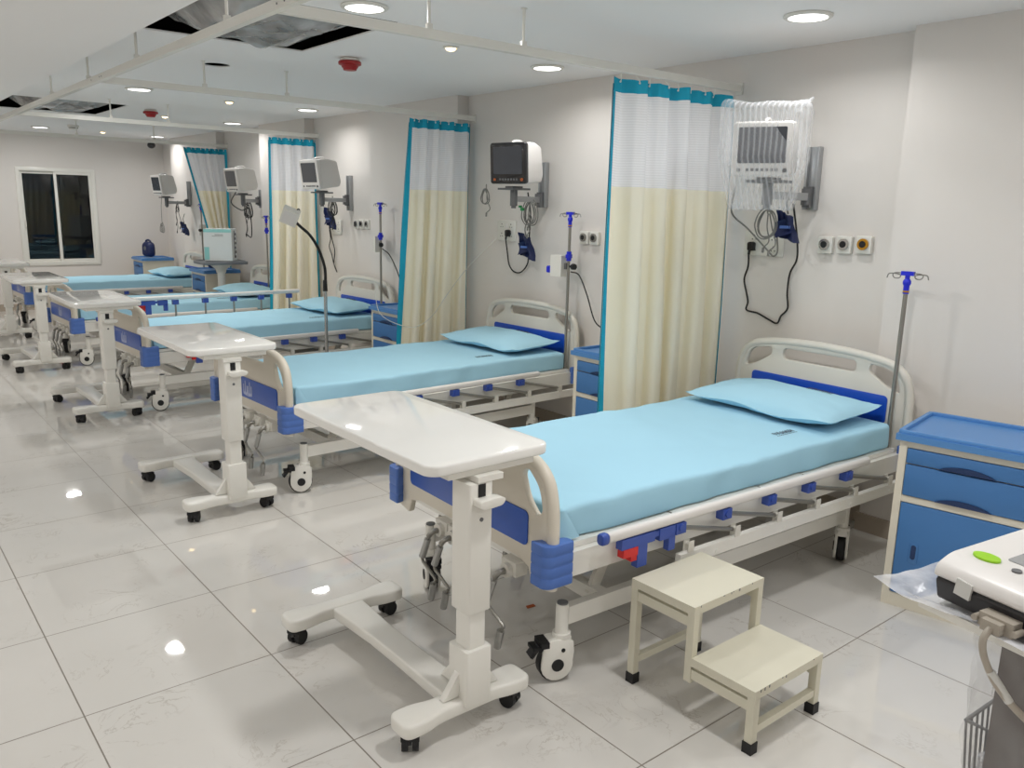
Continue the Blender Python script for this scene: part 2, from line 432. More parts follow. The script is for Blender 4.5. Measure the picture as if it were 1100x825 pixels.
# baseboards
def offs(poly, d):
    return [(x - d, y) for x, y in poly]
bb = [(XP, YN), (XP, 1.87 + .012), (XR, 1.87 + .012), (XR, 5.28 - .012), (XP, 5.28 - .012), (XP, 6.6 + .012), (XR, 6.6 + .012), (XR, 7.88 - .012), (XP, 7.88 - .012), (XP, 9.012), (XR, 9.012), (XR, 10.288), (XP, 10.288), (XP, 12.062), (XR, 12.062), (XR, YF)]
b = MB(); b.prism(offs(bb, .012) + [(XR + .05, YF), (XR + .05, YN)], 0.0, 0.088); struct(b.build('baseboard_right', M_base, ang=20))
b = MB(); b.box(XL, XR - .012, YF - .012, YF, 0, .088); struct(b.build('baseboard_back', M_base))
b = MB(); b.box(XL, XL + .012, YN, YF - .012, 0, .088); struct(b.build('baseboard_left', M_base))
# sliding window
w = thing('window_1', None, None, ((WX0 + WX1) / 2, YF, WZ0)); struct(w)
hw, hh = (WX1 - WX0) / 2, WZ1 - WZ0
b = MB(); b.prism([(-hw - .012, -.012), (hw + .012, -.012), (hw + .012, hh + .012), (-hw - .012, hh + .012)], -.016, .10,
                  holes=[[(-hw + .04, .04), (hw - .04, .04), (hw - .04, hh - .04), (-hw + .04, hh - .04)]], plane='xz', bev=.004)
b.build('window_frame', M_white, w)
for k, (xa, xb, y0) in enumerate(((-hw + .035, .03, .03), (-.03, hw - .035, -.005))):
    b = MB(); b.prism([(xa, .035), (xb, .035), (xb, hh - .035), (xa, hh - .035)], y0, y0 + .03,
                      holes=[[(xa + .036, .073), (xb - .036, .073), (xb - .036, hh - .073), (xa + .036, hh - .073)]], plane='xz', bev=.004)
    sash = b.build('window_sash', M_white, w)
    b = MB(); b.box(xa + .033, xb - .033, y0 + .012, y0 + .018, .07, hh - .07); b.build('glass_pane', M_glass, sash)
b = MB(); b.box(.03, hw - .045, .045, .047, .05, hh - .05); b.build('insect_screen', M_screenmesh, w)
b = MB(); b.box(-hw + .055, -hw + .068, -.002, .028, .5, .58, .004); b.build('sash_latch', M_white, w)

# ------------------------------------------------------------------ ceiling lights
LIGHT_K = 1.0
def lamp_data(name, size, power, col, spread=PI):
    L = bpy.data.lights.new(name, 'AREA'); L.shape = 'DISK'; L.size = size; L.energy = power * LIGHT_K; L.color = col; L.spread = spread
    return L
L_panel = lamp_data('panel_light', .165, 24, (1, .992, .975))
L_wall = lamp_data('panel_light_wallside', .165, 7, (1, .992, .975), 2.75)
L_far = lamp_data('panel_light_far', .165, 6.5, (1, .992, .975), 2.75)
L_soff = lamp_data('panel_light_aisle', .165, 13, (1, .992, .975))
L_spot = lamp_data('spot_light', .05, 3.0, (1, .82, .56), 2.0)
def downlight_proto():
    t = thing('ceiling_downlight', None, None)
    b = MB(); b.lathe([(.078, -.001), (.098, -.001), (.1, -.006), (.094, -.012), (.08, -.012), (.078, -.001)], 32, False); b.build('trim_ring', M_white, t)
    b = MB(); b.lathe([(.0805, -.003), (.079, -.0105), (.05, -.012), (.0, -.0125)], 32); b.build('diffuser', M_led, t)
    return t
def add_light(x, y, z, data, dz=.016):
    o = bpy.data.objects.new('lamp', data); C.objects.link(o); o.location = (x, y, z - dz); return o
dl = downlight_proto(); first = True
def downlight(x, y, z, label, data=L_panel, group='round ceiling downlights'):
    global first
    if first: dl.location = (x, y, z); tag(dl, label, 'light', group); first = False
    else: dup(dl, (x, y, z), 0, label, group)
    add_light(x, y, z, data)
downlight(1.845, 3.28, ZC, 'lit round downlight beside the near open ceiling panel, at the picture top')
downlight(3.37, 3.85, ZC, 'lit round downlight just left of the top of the nearest curtain', L_wall)
downlight(3.26, 2.09, ZC, 'large lit round downlight above the plastic-wrapped monitor, nearest the right wall', L_wall)
downlight(1.93, 6.85, ZC, 'lit round downlight left of the farther red detector, past the empty lamp cut-out')
downlight(3.42, 7.12, ZC, 'lit round downlight above the third curtain, near the right wall', L_wall)
downlight(3.45, 8.97, ZC, 'lit round downlight between the third and the farthest curtain', L_far)
downlight(2.09, 11.5, ZC, 'lit round downlight above the dark window at the back')
downlight(3.50, 11.75, ZC, 'lit round downlight in the far corner beside the dome camera', L_far)
for y in (-1.2, 1.2): downlight(1.85, y, ZC, 'lit round downlight overhead, ahead of the near open ceiling panel')
for y in (-1.4, .3): downlight(3.2, y, ZC, 'lit round downlight overhead near the right wall', L_wall)
for x in (-0.9, -2.6):
    for y in (-1.4, .8, 3.0, 5.2, 7.4, 9.6, 11.8): downlight(x, y, ZS, 'lit round downlight in the lowered ceiling over the aisle', L_soff, 'downlights over the aisle')
# small warm spots
t = thing('ceiling_spotlight', None, None)
b = MB(); b.lathe([(.030, -.0005), (.042, -.0005), (.043, -.006), (.036, -.010), (.030, -.008)], 24, False); b.build('trim_ring', M_white, t)
b = MB(); b.lathe([(.031, -.004), (.022, -.018), (.0, -.024)], 20); b.build('lamp_lens', M_spot, t)
SP = [(2.62, 3.76, 'small warm spotlight nearest the viewer, on the ceiling between the two front rails'),
      (2.71, 7.1, 'small warm spotlight over the third bed, right of the farther red detector'),
      (2.72, 8.85, 'small warm spotlight just right of the farther red detector, behind the third rail'),
      (2.80, 11.6, 'small warm spotlight over the farthest bed, near the back wall')]
for i, (x, y, lb) in enumerate(SP):
    if i == 0: t.location = (x, y, ZC); tag(t, lb, 'light', 'small warm spotlights')
    else: dup(t, (x, y, ZC), 0, lb, 'small warm spotlights')
    add_light(x, y, ZC, L_spot, .03)
# a downlight hanging loose inside the far open panel
d2 = dup(dl, (1.62, 8.55, ZC + .06), 0, 'lit downlight dangling inside the far open ceiling panel', 'round ceiling downlights'); d2.rotation_euler = (.5, .35, 0)
b = MB(); b.tube([(0, 0, .0), (.01, .01, .12), (-.03, .05, .34)], .004, 6, smooth=6); b.build('hanging_wire', M_cord, d2)

# film stuffed into the open panels
def panel_film(h, label, seed, sag):
    def fn(u, v):
        x = h[0] + .012 + (h[1] - h[0] - .024) * u; y = h[2] + .012 + (h[3] - h[2] - .024) * v
        e = min(u, 1 - u, v, 1 - v) * 4; e = min(1, e)
        q = noise.noise(V((x * 3.1 + seed, y * 3.1, 0))) + .55 * noise.noise(V((x * 8 + seed, y * 8, 3))) + .25 * abs(noise.noise(V((x * 20, y * 20 + seed, 1))))
        up = .16 * max(0, (1 - u) - .75) * 4 + .05
        return (x, y, ZC + .015 + up * .8 - sag * e + .05 * q * e)
    b = MB(); b.grid(fn, 70, 70); o = b.build_open('plastic_sheet', M_film)
    return tag(o, label, 'plastic sheet')
panel_film(H1, 'grey plastic sheeting sagging from the near open ceiling panel beside the long rail', 3.1, .085)
panel_film(H2, 'grey plastic sheeting sagging from the far open ceiling panel beyond the long rail', 9.4, .075)
# detectors, camera
def detector(x, y, label):
    t = thing('fire_detector', label, 'detector', (x, y, ZC - .001), 0, 'red fire detectors')
    b = MB(); b.lathe([(.048, 0), (.055, -.004), (.055, -.016), (.046, -.018)], 24); b.build('mounting_base', M_white, t)
    b = MB(); b.lathe([(.062, -.018), (.066, -.024), (.064, -.036), (.048, -.042), (.046, -.050), (.040, -.056), (.036, -.066), (.0, -.070)], 24); b.build('detector_head', M_dred, t)
detector(2.41, 4.46, 'red fire detector on the ceiling between the near open panel and the second rail')
detector(2.44, 8.35, 'red fire detector on the ceiling farther back, beside the far open panel')
t = thing('smoke_detector', 'small white smoke detector on the far ceiling near the back wall', 'detector', (2.32, 10.9, ZC - .001))
b = MB(); b.lathe([(.06, 0), (.062, -.02), (.05, -.026), (.045, -.045), (0, -.05)], 20); b.build('housing', M_white, t)
b = MB(); b.lathe([(.0505, -.0275), (.0505, -.034), (.047, -.034)], 20, False); b.build('sensor_slot', M_grey, t)
t = thing('dome_camera', 'black dome camera in the far corner under the ceiling', 'camera', (3.62, 12.45, ZC - .001))
b = MB(); b.lathe([(.06, 0), (.062, -.03), (.056, -.05)], 20); b.X = T(0, 0, -.05); b.build('camera_base', M_white, t)
b = MB(); b.X = T(0, 0, -.058); b.ball((0, 0, -.02), .055, .055, .045); b.build('camera_dome', M_screen, t)
b = MB(); b.box(-.012, .012, -.012, .012, -.06, 0); b.build('ceiling_stub', M_white, t)

# ------------------------------------------------------------------ curtain rails
ZR0, ZR1 = 2.125, 2.160
RY1, RY2, RY3, RY4 = 2.83, 5.2, 7.78, 10.2
XLR = 1.25
def hanger(t, x, y):
    b = MB(); b.box(-.013, .013, -.006, .006, -.004, .0, .001); b.cyl((0, 0, ZR1 - ZC), (0, 0, -.004), .0065, n=8); b.box(-.012, .012, -.008, .008, ZR1 - ZC, ZR1 - ZC + .02)
    b.build('hanger_rod', M_white, t, (x, y, ZC))
t = thing('curtain_rail', 'long white curtain rail running the length of the ward beside the lowered ceiling', 'curtain rail', (XLR, 0, 0), 0, 'white ceiling curtain rails')
b = MB(); b.box(-.014, .014, -.4, 12.55, ZR0, ZR1, .003); b.build('track', M_white, t)
for y in (1.3, 3.26, 4.44, 5.4, 6.4, 8.6, 10.9): hanger(t, 0, y)
for y in (2.72, 2.78, 5.06, 5.1, 5.28):
    b = MB(); b.cyl((-.0155, y, (ZR0 + ZR1) / 2), (.0155, y, (ZR0 + ZR1) / 2), .004, n=8); b.build('screw', M_grey, t)
for i, (y, xw, lb, xs) in enumerate(((RY1, XR, 'nearest white cross rail, carrying the big curtain beside the wrapped monitor', (1.87, 2.34)),
                             (RY2, XR, 'second white cross rail from the front, carrying the curtain behind the second bed', (1.84, 2.36)),
                             (RY3, XR, 'third white cross rail from the front, ending at the curtain behind the third bed', (1.95, 2.42)),
                             (RY4, XR, 'farthest white cross rail, in front of the back wall and window', (2.2, 3.0)))):
    t = thing('curtain_rail', lb, 'curtain rail', (0, y, 0), 0, 'white ceiling curtain rails')
    b = MB(); b.box(XLR + .0165, xw - .004, -.014, .014, ZR0, ZR1, .003); b.build('track', M_white, t)
    for x in xs: hanger(t, x, 0)
    b = MB(); b.box(xw - .012, xw - .001, -.02, .02, ZR0 - .012, ZR1 + .012, .003); b.build('wall_bracket', M_white, t)

# ------------------------------------------------------------------ curtains
def curtain(y0, x0, x1, label, seed, folds, amp, zb=.30, zseam=1.61, slant=0.0, nh=9):
    t = thing('ward_curtain', label, 'curtain', ((x0 + x1) / 2, y0, 0), 0, 'cream and white ward curtains')
    w = x1 - x0; zt = ZR0 - .022
    rnd = random.Random(seed); ph = [rnd.uniform(0, 6.3) for _ in range(5)]
    def surf(u, z, off=0.0):
        v = (zt - z) / (zt - zb)  # 0 at the top
        uu = u + .018 * math.sin(u * 9 + ph[0])
        xl = slant * max(0, min(1, (zt - z) / (.95 if slant > 0 else 1.75)))
        x = -w / 2 + xl * (1 - u) + w * u + .012 * math.sin(v * 3 + ph[1] + u * 5) * v
        a = amp * (.60 + .55 * min(1, v * 1.6))
        th = uu * folds * 2 * PI + ph[2] + .45 * math.sin(v * 2.2 + ph[3]) + .8 * math.sin(u * 5 + ph[4])
        m_ = .65 + .5 * math.sin(u * 8.3 + ph[1] + .6 * v) ** 2
        x += -.42 * a * m_ * math.sin(2 * th) * min(1, v * 3 + .15) * (1 - abs(2 * u - 1) ** 4)
        a *= min(1, .12 + max(0, u) * 9)
        y = a * m_ * math.sin(th) + .006 * math.sin(3.1 * th + v * 4)
        sag = .007 * (1 - abs(math.cos(u * nh * PI))) * max(0, 1 - v * 12)
        return V((x, y - off, z - sag))
    NU = int(folds * 22)
    def piece(name, za, zb_, m, ua=0., ub=1., nv=20, off=0.0, nu=None):
        b = MB(); b.grid(lambda u, v: surf(ua + (ub - ua) * u, za + (zb_ - za) * v, off), nu or NU, nv); return b.build_open(name, m, t)
    piece('header_band', zt, zt - .062, M_teal, nv=4)
    piece('net_panel', zt - .062, zseam, M_net, nv=14)
    piece('cloth_panel', zseam, zb, M_creamc, nv=30)
    e = .022 / w
    for ua, ub in ((-e * .1, e), (1 - e, 1 + e * .1)):
        b = MB()
        n = 50
        for sgn in (-.004, .004):
            b.grid(lambda u, v: surf(ua + (ub - ua) * u, zt - .03 + (zb - zt + .03) * v, sgn), 2, n)
        b.build_open('edge_trim', M_teal, t)
    for k in range(nh):
        p = surf((k + .5) / nh, zt - .012)
        b = MB(); b.tube([(p.x, p.y - .006, p.z - .004), (p.x, p.y * .8 - .008, p.z + .010), (p.x, p.y * .25, zt + .012), (p.x, 0, zt + .0185)], .0022, 6, smooth=3)
        b.ball((p.x, p.y - .006, p.z), .005, n=8); b.build('glide_hook', M_white, t)
    return t
curtain(RY1, 2.885, 3.79, 'nearest and largest curtain, between the two front beds, white net over cream with teal border', 11, 5.0, .046)
curtain(RY2, 3.27, 3.815, 'second curtain from the front, hanging behind the second bed', 5, 4.4, .044, slant=-.14)
curtain(RY3, 3.33, 3.825, 'third curtain from the front, hanging behind the gooseneck lamp', 8, 4.4, .044, slant=-.05)
curtain(RY4, 3.32, 3.82, 'farthest curtain, its left edge pulled slanting behind the white carton', 3, 4.4, .040, slant=.24)

# ------------------------------------------------------------------ hospital beds
def bed_caster(parent, x, y, rz):
    o = bpy.data.objects.new('caster', None); C.objects.link(o); o.parent = parent; o.location = (x, y, 0); o.rotation_euler = (0, 0, rz)
    ol = [(.0 + .056 * math.cos(a), .062 + .056 * math.sin(a)) for a in [math.radians(d) for d in range(-190, 11, 20)]]
    ol = ol + [(.058, .10), (.055, .138), (.03, .15), (-.02, .15), (-.045, .135), (-.052, .11)]
    b = MB()
    for s in (-1, 1): b.prism([(p[0], p[1]) for p in ol], s * .017, s * .029, plane='xz', bev=.005)
    b.box(-.03, .05, -.018, .018, .125, .150, .006)
    b.cyl((.022, 0, .148), (.022, 0, .163), .030, n=20, bev=.004)
    b.build('caster_cover', M_white, o)
    b = MB(); b.cyl((0, -.0145, .06), (0, .0145, .06), .060, n=28, bev=.007, seg=3); b.build('wheel', M_black, o)
    b = MB(); b.cyl((0, -.032, .062), (0, .032, .062), .021, n=20, bev=.002); b.cyl((.018, -.031, .112), (.018, .031, .112), .007, n=12); b.build('hub_cap', M_black, o)
    b = MB(); b.box(-.085, -.035, -.024, .024, .118, .130, .004); b.box(-.06, -.03, -.03, .03, .126, .146, .004); b.X = T(-.075, 0, .11) @ RY(-.9); b.box(-.02, .025, -.02, .02, -.005, .006, .003)
    b.build('brake_pedal', M_black, o)
    return o
def end_board(zpts, holes, th, rim, name, m, parent, x, legs):
    """moulded board: thin panel with holes plus a rounded tube rim along its arched outer edge"""
    half = [(V((p[0], p[1], 0))) for p in zpts]
    top = catmull(half, 6)
    arch = [(p.x, p.y) for p in top]; arch = arch + [(-q[0], q[1]) for q in reversed(arch[:-1])]
    b = MB()
    b.prism(arch + legs[1:-1], x - th / 2, x + th / 2, holes=holes, plane='yz', bev=.006, seg=2)
    b.tube([(x, p[0], p[1]) for p in arch], rim, 12)
    return b.build(name, m, parent)
def make_bed():
    t = thing('hospital_bed', None, None)
    # headboard: arch up to 0.89 m
    hx = 1.035
    lg = [(-.462, .40), (-.36, .385), (-.30, .42), (.30, .42), (.36, .385), (.462, .40)]
    holes = [roundpoly([(.40, .80), (.425, .72), (.36, .742), (.265, .80), (.265, .838), (.36, .828)], .03),
             rrect(0, .815, .40, .055, .024), ]
    holes.append([(-p[0], p[1]) for p in reversed(holes[0])])
    hb = end_board([(.462, .40), (.464, .60), (.458, .72), (.432, .80), (.36, .848), (.20, .872), (0, .880)], holes, .026, .020, 'headboard', M_cream, t, hx, lg)
    b = MB(); b.prism(rrect(0, .640, .74, .13, .02), hx - .019, hx - .0125, plane='yz', bev=.003); b.build('blue_panel', M_blue, hb)
    # footboard: lower arch, blue stripe, three cut-outs
    fx = -1.015
    lg = [(-.462, .36), (-.38, .345), (-.36, .40), (-.30, .415), (.30, .415), (.36, .40), (.38, .345), (.462, .36)]
    hl = roundpoly([(.405, .675), (.425, .60), (.395, .575), (.345, .62), (.315, .695), (.345, .722)], .03)
    holes = [hl, [(-p[0], p[1]) for p in reversed(hl)], rrect(0, .716, .40, .045, .02)]
    fb = end_board([(.462, .36), (.464, .55), (.456, .64), (.430, .705), (.36, .748), (.20, .768), (0, .775)], holes, .026, .020, 'footboard', M_beige, t, fx, lg)
    b = MB(); b.prism(rrect(0, .525, .72, .115, .02), fx - .019, fx - .0125, plane='yz', bev=.003); bp = b.build('blue_panel', M_bluef, fb)
    b = MB()  # pale hand-like emblem on the panel
    for k, (yy, hgt) in enumerate(((-.05, .05), (-.028, .07), (-.006, .045), (.006, .045), (.028, .07), (.05, .05))):
        b.prism(roundpoly([(yy - .006, .495), (yy + .006, .495), (yy + .005, .495 + hgt), (yy - .005, .495 + hgt)], .003, 2), fx - .0202, fx - .0192, plane='yz')
    b.prism(roundpoly([(-.055, .488), (-.004, .482), (-.004, .50), (-.055, .503)], .004, 2), fx - .0202, fx - .0192, plane='yz')
    b.prism(roundpoly([(.004, .482), (.055, .488), (.055, .503), (.004, .50)], .004, 2), fx - .0202, fx - .0192, plane='yz')
    b.build('emblem', M_logo, bp)
    # corner bumpers
    for (x0, x1, lo, hi) in ((-1.062, -.950, .375, .515), (.985, 1.075, .39, .50)):
        for s in (-1, 1):
            b = MB(); y0, y1 = s * .435, s * .490
            ol = roundpoly([(x0, s * .41), (x1, s * .452), (x1, s * .492), (x0 + .02, s * .492), (x0, s * .475)] if x0 < 0 else [(x0, s * .455), (x1, s * .44), (x1, s * .482), (x1 - .02, s * .492), (x0, s * .492)], .012)
            n = 4; dh = (hi - lo) / n
            for k in range(n):
                b.prism(ol, lo + k * dh, lo + (k + 1) * dh - .002, bev=.004)
            cx = sum(p[0] for p in ol) / len(ol); cy = sum(p[1] for p in ol) / len(ol)
            b.prism([(cx + (p[0] - cx) * .97, cy + (p[1] - cy) * .97) for p in ol], lo + .002, hi - .004)
            b.build('corner_bumper', M_blue2, t)
    # frame
    b = MB()
    for s in (-1, 1): b.box(-1.02, 1.02, s * .452 - .018, s * .452 + .018, .385, .465, .004)
    for x in (-1.0, -.45, .35, 1.0): b.box(x - .02, x + .02, -.435, .435, .40, .45, .003)
    b.build('bed_frame', M_white, t)
    b = MB()
    for x0, x1 in ((-.985, -.47), (-.46, .02), (.03, .30), (.31, .99)): b.box(x0, x1, -.446, .446, .4665, .4845, .004)
    b.build('mattress_platform', M_white, t)
    # wheeled base
    b = MB()
    for s in (-1, 1):
        b.box(-.90, .70, s * .405 - .016, s * .405 + .016, .190, .250, .003)
        for x in (-.915, .705): b.cyl((x, s * .405, .163), (x, s * .405, .262), .021, n=18, bev=.003)
    for x in (-.72, .52): b.box(x - .02, x + .02, -.39, .39, .195, .245, .003)
    b.build('base_frame', M_white, t)
    b = MB()
    for s in (-1, 1):
        for x in (-.915, .705): b.cyl((x, s * .405, .2625), (x, s * .405, .267), .018, n=18, bev=.001)
    b.build('post_cap', M_grey, t)
    for x, s, rz in ((-.915, -1, -.3), (-.915, 1, 1.2), (.705, -1, 3.7), (.705, 1, 2.2)):
        bed_caster(t, x - .022 * math.cos(rz), s * .405 - .022 * math.sin(rz), rz)
    for x, dx in ((-.72, .10), (.52, .10)):
        for s in (-1, 1):
            b = MB(); b.X = T(x, s * .33, .22) @ RY(math.atan2(dx, .2)); b.box(-.022, .022, -.008, .008, -.01, .165, .003)
            b.cyl((0, -.014, .0), (0, .014, .0), .012, n=12); b.cyl((0, -.014, .155), (0, .014, .155), .012, n=12); b.build('lift_arm', M_cream, t)
    b = MB()
    for y in (-.2, 0, .2): b.cyl((-1.0, y, .375), (.1 + y, y, .372), .011, n=10)
    b.box(-.62, -.3, -.03, .03, .34, .385, .004); b.box(.3, .42, -.36, .36, .345, .385, .004); b.box(-.42, -.30, -.40, -.36, .34, .385, .003); b.box(.14, .42, -.40, -.33, .30, .372, .003)
    b.build('screw_drive', M_dsteel, t)
    # cranks under the footboard
    for y, fl in ((.100, 0.30), (.018, .12), (-.30, -.25)):
        c = bpy.data.objects.new('crank', None); C.objects.link(c); c.parent = t; c.location = (-1.055, y, .375)
        b = MB(); b.box(-.002, .045, -.038, .038, -.015, .032, .003); b.cyl((-.018, 0, 0), (.002, 0, 0), .024, n=18, bev=.003); b.build('crank_bracket', M_cream, c)
        b = MB(); q = lambda dy, z, x=-.04: (x, dy * math.cos(fl) + .0, z)
        b.tube([(-.018, 0, 0), (-.04, 0, -.002), (-.047, .012, -.02)], .010, 10, smooth=4)
        b.tube([(-.047, .012, -.02), (-.060, .035, -.108), (-.060, .03, -.118), (-.060, -.05, -.150), (-.060, -.058, -.158)], .0058, 8)
        b.tube([(-.060, -.058, -.158), (-.060, -.045, -.17), (-.060, -.03, -.225)], .0058, 8); b.build('crank_arm', M_dsteel, c)
        b = MB(); b.tube([(-.0485, .015, -.030), (-.060, .034, -.102)], .0125, 10); b.build('arm_sleeve', M_gripm, c)
        b = MB(); b.tube([(-.060, -.043, -.175), (-.060, -.026, -.240)], .0125, 10); b.build('grip', M_gripm, c)
    return t
def side_rail(t, s, up=0.0):
    """folding guard rail on side s of the bed; up = raised height"""
    o = bpy.data.objects.new('side_rail', None); C.objects.link(o); o.parent = t
    yo = s * .505
    b = MB(); b.box(-.49, .985, yo - .012, yo + .012, .318, .362, .004)
    for x in (-.30, .1, .55, .85): b.cyl((x, yo - .014, .332), (x, yo + .014, .332), .008, n=12)
    b.build('lower_channel', M_white, o)
    zt = .499 + up; x0, x1 = -.86, .66
    b = MB(); b.prism(rrect(yo, zt, .030, .034, .012, 4), x0 + .03, x1, plane='yz', bev=.003); b.build('top_tube', M_ecgw, o)
    b = MB(); b.prism(rrect(yo, zt, .033, .038, .013, 4), x0, x0 + .0295, plane='yz', bev=.006); b.build('end_cap', M_blue3, o)
    cl = [-.50, -.26, .0, .25, .51]; br = [-.44, -.19, .06, .31, .58, .85]
    for i in range(5):
        xc = cl[i] if not up else br[i] - .02
        xe = br[i + 1] if not up else br[i] - .02
        zc = zt - .034 if not up else zt - .036
        b = MB(); b.box(xc - .024, xc + .024, yo - s * .001 - .016, yo - s * .001 + .016, zc - .022, zc + .0155, .005); b.cyl((xc, yo - .02, zc), (xc, yo + .02, zc), .013, n=14); b.build('rail_clamp', M_blue3, o)
        b = MB()
        if not up: b.tube([(xc, yo - s * .004, zc - .004), (xe - .015, yo - s * .004, .388)], .0085, 8)
        else: b.tube([(xc, yo - s * .004, zc - .004), (xe, yo - s * .004, .375)], .0085, 8)
        b.build('rail_post', M_dsteel, o)
    for x in br:
        b = MB()
        for sy in (-1, 1): b.box(x - .014, x + .014, yo + sy * .011 - .0016, yo + sy * .011 + .0016, .362, .402, .001)
        b.cyl((x, yo - .0135, .388), (x, yo + .0135, .388), .006, n=10); b.build('post_bracket', M_cream, o)
    # latch
    xl = -.70; zl = zt - .03
    b = MB(); b.box(xl - .075, xl + .075, yo - .014, yo + .014, zl - .022, zl + .012, .005); b.box(xl - .002, xl + .042, yo - .013, yo + .013, zl - .098, zl - .018, .006)
    b.box(xl + .10, xl + .175, yo - .012, yo + .012, zl - .030, zl + .012, .006); b.box(xl + .145, xl + .175, yo - .012, yo + .012, zl - .075, zl - .02, .006); b.box(xl + .06, xl + .12, yo - .008, yo + .008, zl - .012, zl + .006, .003)
    lt = b.build('latch_body', M_blue3, o)
    b = MB(); b.box(xl - .068, xl - .004, yo + s * .002 - .014, yo + s * .002 + .014, zl - .050, zl - .0225, .005); b.box(xl - .03, xl - .004, yo - .012, yo + .012, zl - .07, zl - .045, .004); b.build('release_lever', M_red, lt)
    return o
BASE = ('base_frame', 'caster', 'post_cap', 'lift_arm')
bedA = make_bed()
rail_n = side_rail(bedA, -1); rail_f = side_rail(bedA, 1)

def rest_mesh(kind, seed):
    pass
def mattress_mesh(seed):
    hx, hy, hz = .962, .432, .056
    def fn(p):
        q = p.copy()
        n1 = noise.noise(V((p.x * 2.2 + seed, p.y * 3.1, p.z * 6))); n2 = noise.noise(V((p.x * 7 + seed, p.y * 2.5, p.z * 5 + 4)))
        if abs(p.y) > hy - .03: q.y += .009 * n2 + .005 * math.sin(p.x * 31 + seed * 3 + 4 * n1) * noise.noise(V((p.x * 3 + seed, 5, p.y)))
        if p.z > hz - .02: q.z += .0030 * n1 + .0016 * n2 - .0022 * max(0, 1 - abs(p.x - .1 + .1 * (seed % .3) + .06 * n2) * 24) - .0035 * abs(math.sin(p.x * 4.5 + p.y * 6 + seed + 1.5 * n1)) ** 14 - .0032 * abs(math.sin(p.x * 3.3 - p.y * 5 + seed + 1.2 * n2)) ** 18
        if abs(p.x) > hx - .03: q.x += .003 * noise.noise(V((p.y * 9, p.z * 8, seed)))
        q.z = max(q.z, -hz)
        return q
    b = MB(); b.rbox(hx, hy, hz, .017, 60, 26, 5, fn, (0, 0, hz))
    # hospital-corner folds at the foot end
    for s in (-1, 1):
        b.grid(lambda u, v: (-hx - .004 + .085 * u * (.25 + v * .75), s * (hy + .003 + .003 * math.sin(u * PI)), .008 + .088 * (1 - v) * (1 - .15 * u) if False else .106 - .100 * v), 6, 6)
        b.grid(lambda u, v: (-hx - .006 - .003 * math.sin(v * PI), s * (hy + .003 - .10 * u * (.3 + .7 * v)), .104 - .098 * v), 6, 6)
    return b
PZ0, PZ1 = .030, .054
def pillow_mesh(seed):
    b = MB(); hx, hy = .215, .385
    def side(sg):
        def fn(u, v):
            a = 2 * u - 1; c = 2 * v - 1
            k = (1 - abs(a) ** 2.6) * (1 - abs(c) ** 3.4)
            h = PZ1 * max(0, k) ** .62
            pin = 1 - .035 * (1 - abs(c)) ** .5 * abs(a) ** 3 
            x = a * hx * (1 - .05 * (1 - c * c) * a * a); y = c * hy * (1 - .045 * (1 - a * a) * c * c)
            nz = .005 * noise.noise(V((x * 9 + seed, y * 9, sg))) + .003 * noise.noise(V((x * 25 + seed, y * 12, sg)))
            edge = .010 * math.sin(y * 14 + seed) * abs(a) ** 6 + .012 * abs(a * c) ** 4
            z = PZ0 + (h * 1.15 if sg > 0 else -min(h * .75, PZ0 - .001)) + (nz if k > .05 else 0) + (edge if True else 0)
            return (x, y, max(z, .0005))
        return fn
    b.grid(side(1), 28, 44); b.grid(side(-1), 28, 44)
    bmesh.ops.remove_doubles(b.bm, verts=b.bm.verts[:], dist=.0004)
    return b
def print_mark(zfn, x, y, parent, n=7, along='x'):
    """small unreadable dark print: a row of letter-like strokes with a thin line under it"""
    rnd = random.Random(4); b = MB()
    def bar(u, w_, du, dw):  # u runs along the row, w across it
        px, py = (x + u, y - w_) if along == 'x' else (x + w_, y + u)
        hx, hy = (du, dw) if along == 'x' else (dw, du)
        z0 = zfn(px, py); b.box(px - hx / 2, px + hx / 2, py - hy / 2, py + hy / 2, z0, z0 + .0009)
    for k in range(n):
        u = (k - n / 2) * .0185; hgt = rnd.uniform(.026, .034)
        bar(u, 0, .0026, hgt); bar(u + .010, rnd.uniform(-.003, .003), .0026, hgt * rnd.uniform(.6, 1))
        bar(u + .005, rnd.choice((-.013, .0, .013)), .010, .003)
    for k in range(12): bar((k - 6.5) * .0115, .026, .006, .003)
    return b.build('printed_mark', M_ink, parent)

BEDS = [  # x, y, yaw, drop, labels
    (2.622, 2.150, -.038, .0, 'hospital bed nearest the viewer, its footboard behind the first overbed table', 'front bed'),
    (2.710, 4.350, .030, .025, 'second hospital bed from the front, between the two nearest curtains', 'second bed'),
    (2.640, 6.560, .05, .03, 'third hospital bed from the front, with its far guard rail raised', 'third bed'),
    (2.620, 8.620, .03, .07, 'fourth hospital bed from the front, behind the raised guard rail', 'fourth bed'),
    (2.650, 11.02, .03, .06, 'farthest hospital bed, under the dark window', 'farthest bed')]
MLAB = ['cyan-sheeted mattress on the bed nearest the viewer', 'cyan-sheeted mattress on the second bed from the front', 'cyan-sheeted mattress on the third bed, below the gooseneck lamp', 'cyan-sheeted mattress seen behind the raised guard rail', 'cyan-sheeted mattress on the farthest bed by the window']
PLAB = ['cyan pillow on the bed nearest the viewer', 'cyan pillow on the second bed from the front', 'cyan pillow on the third bed, below the shorter pump pole', 'cyan pillow on the fourth bed, behind the raised guard rail', 'cyan pillow on the farthest bed, near the white carton']
bed_roots = []
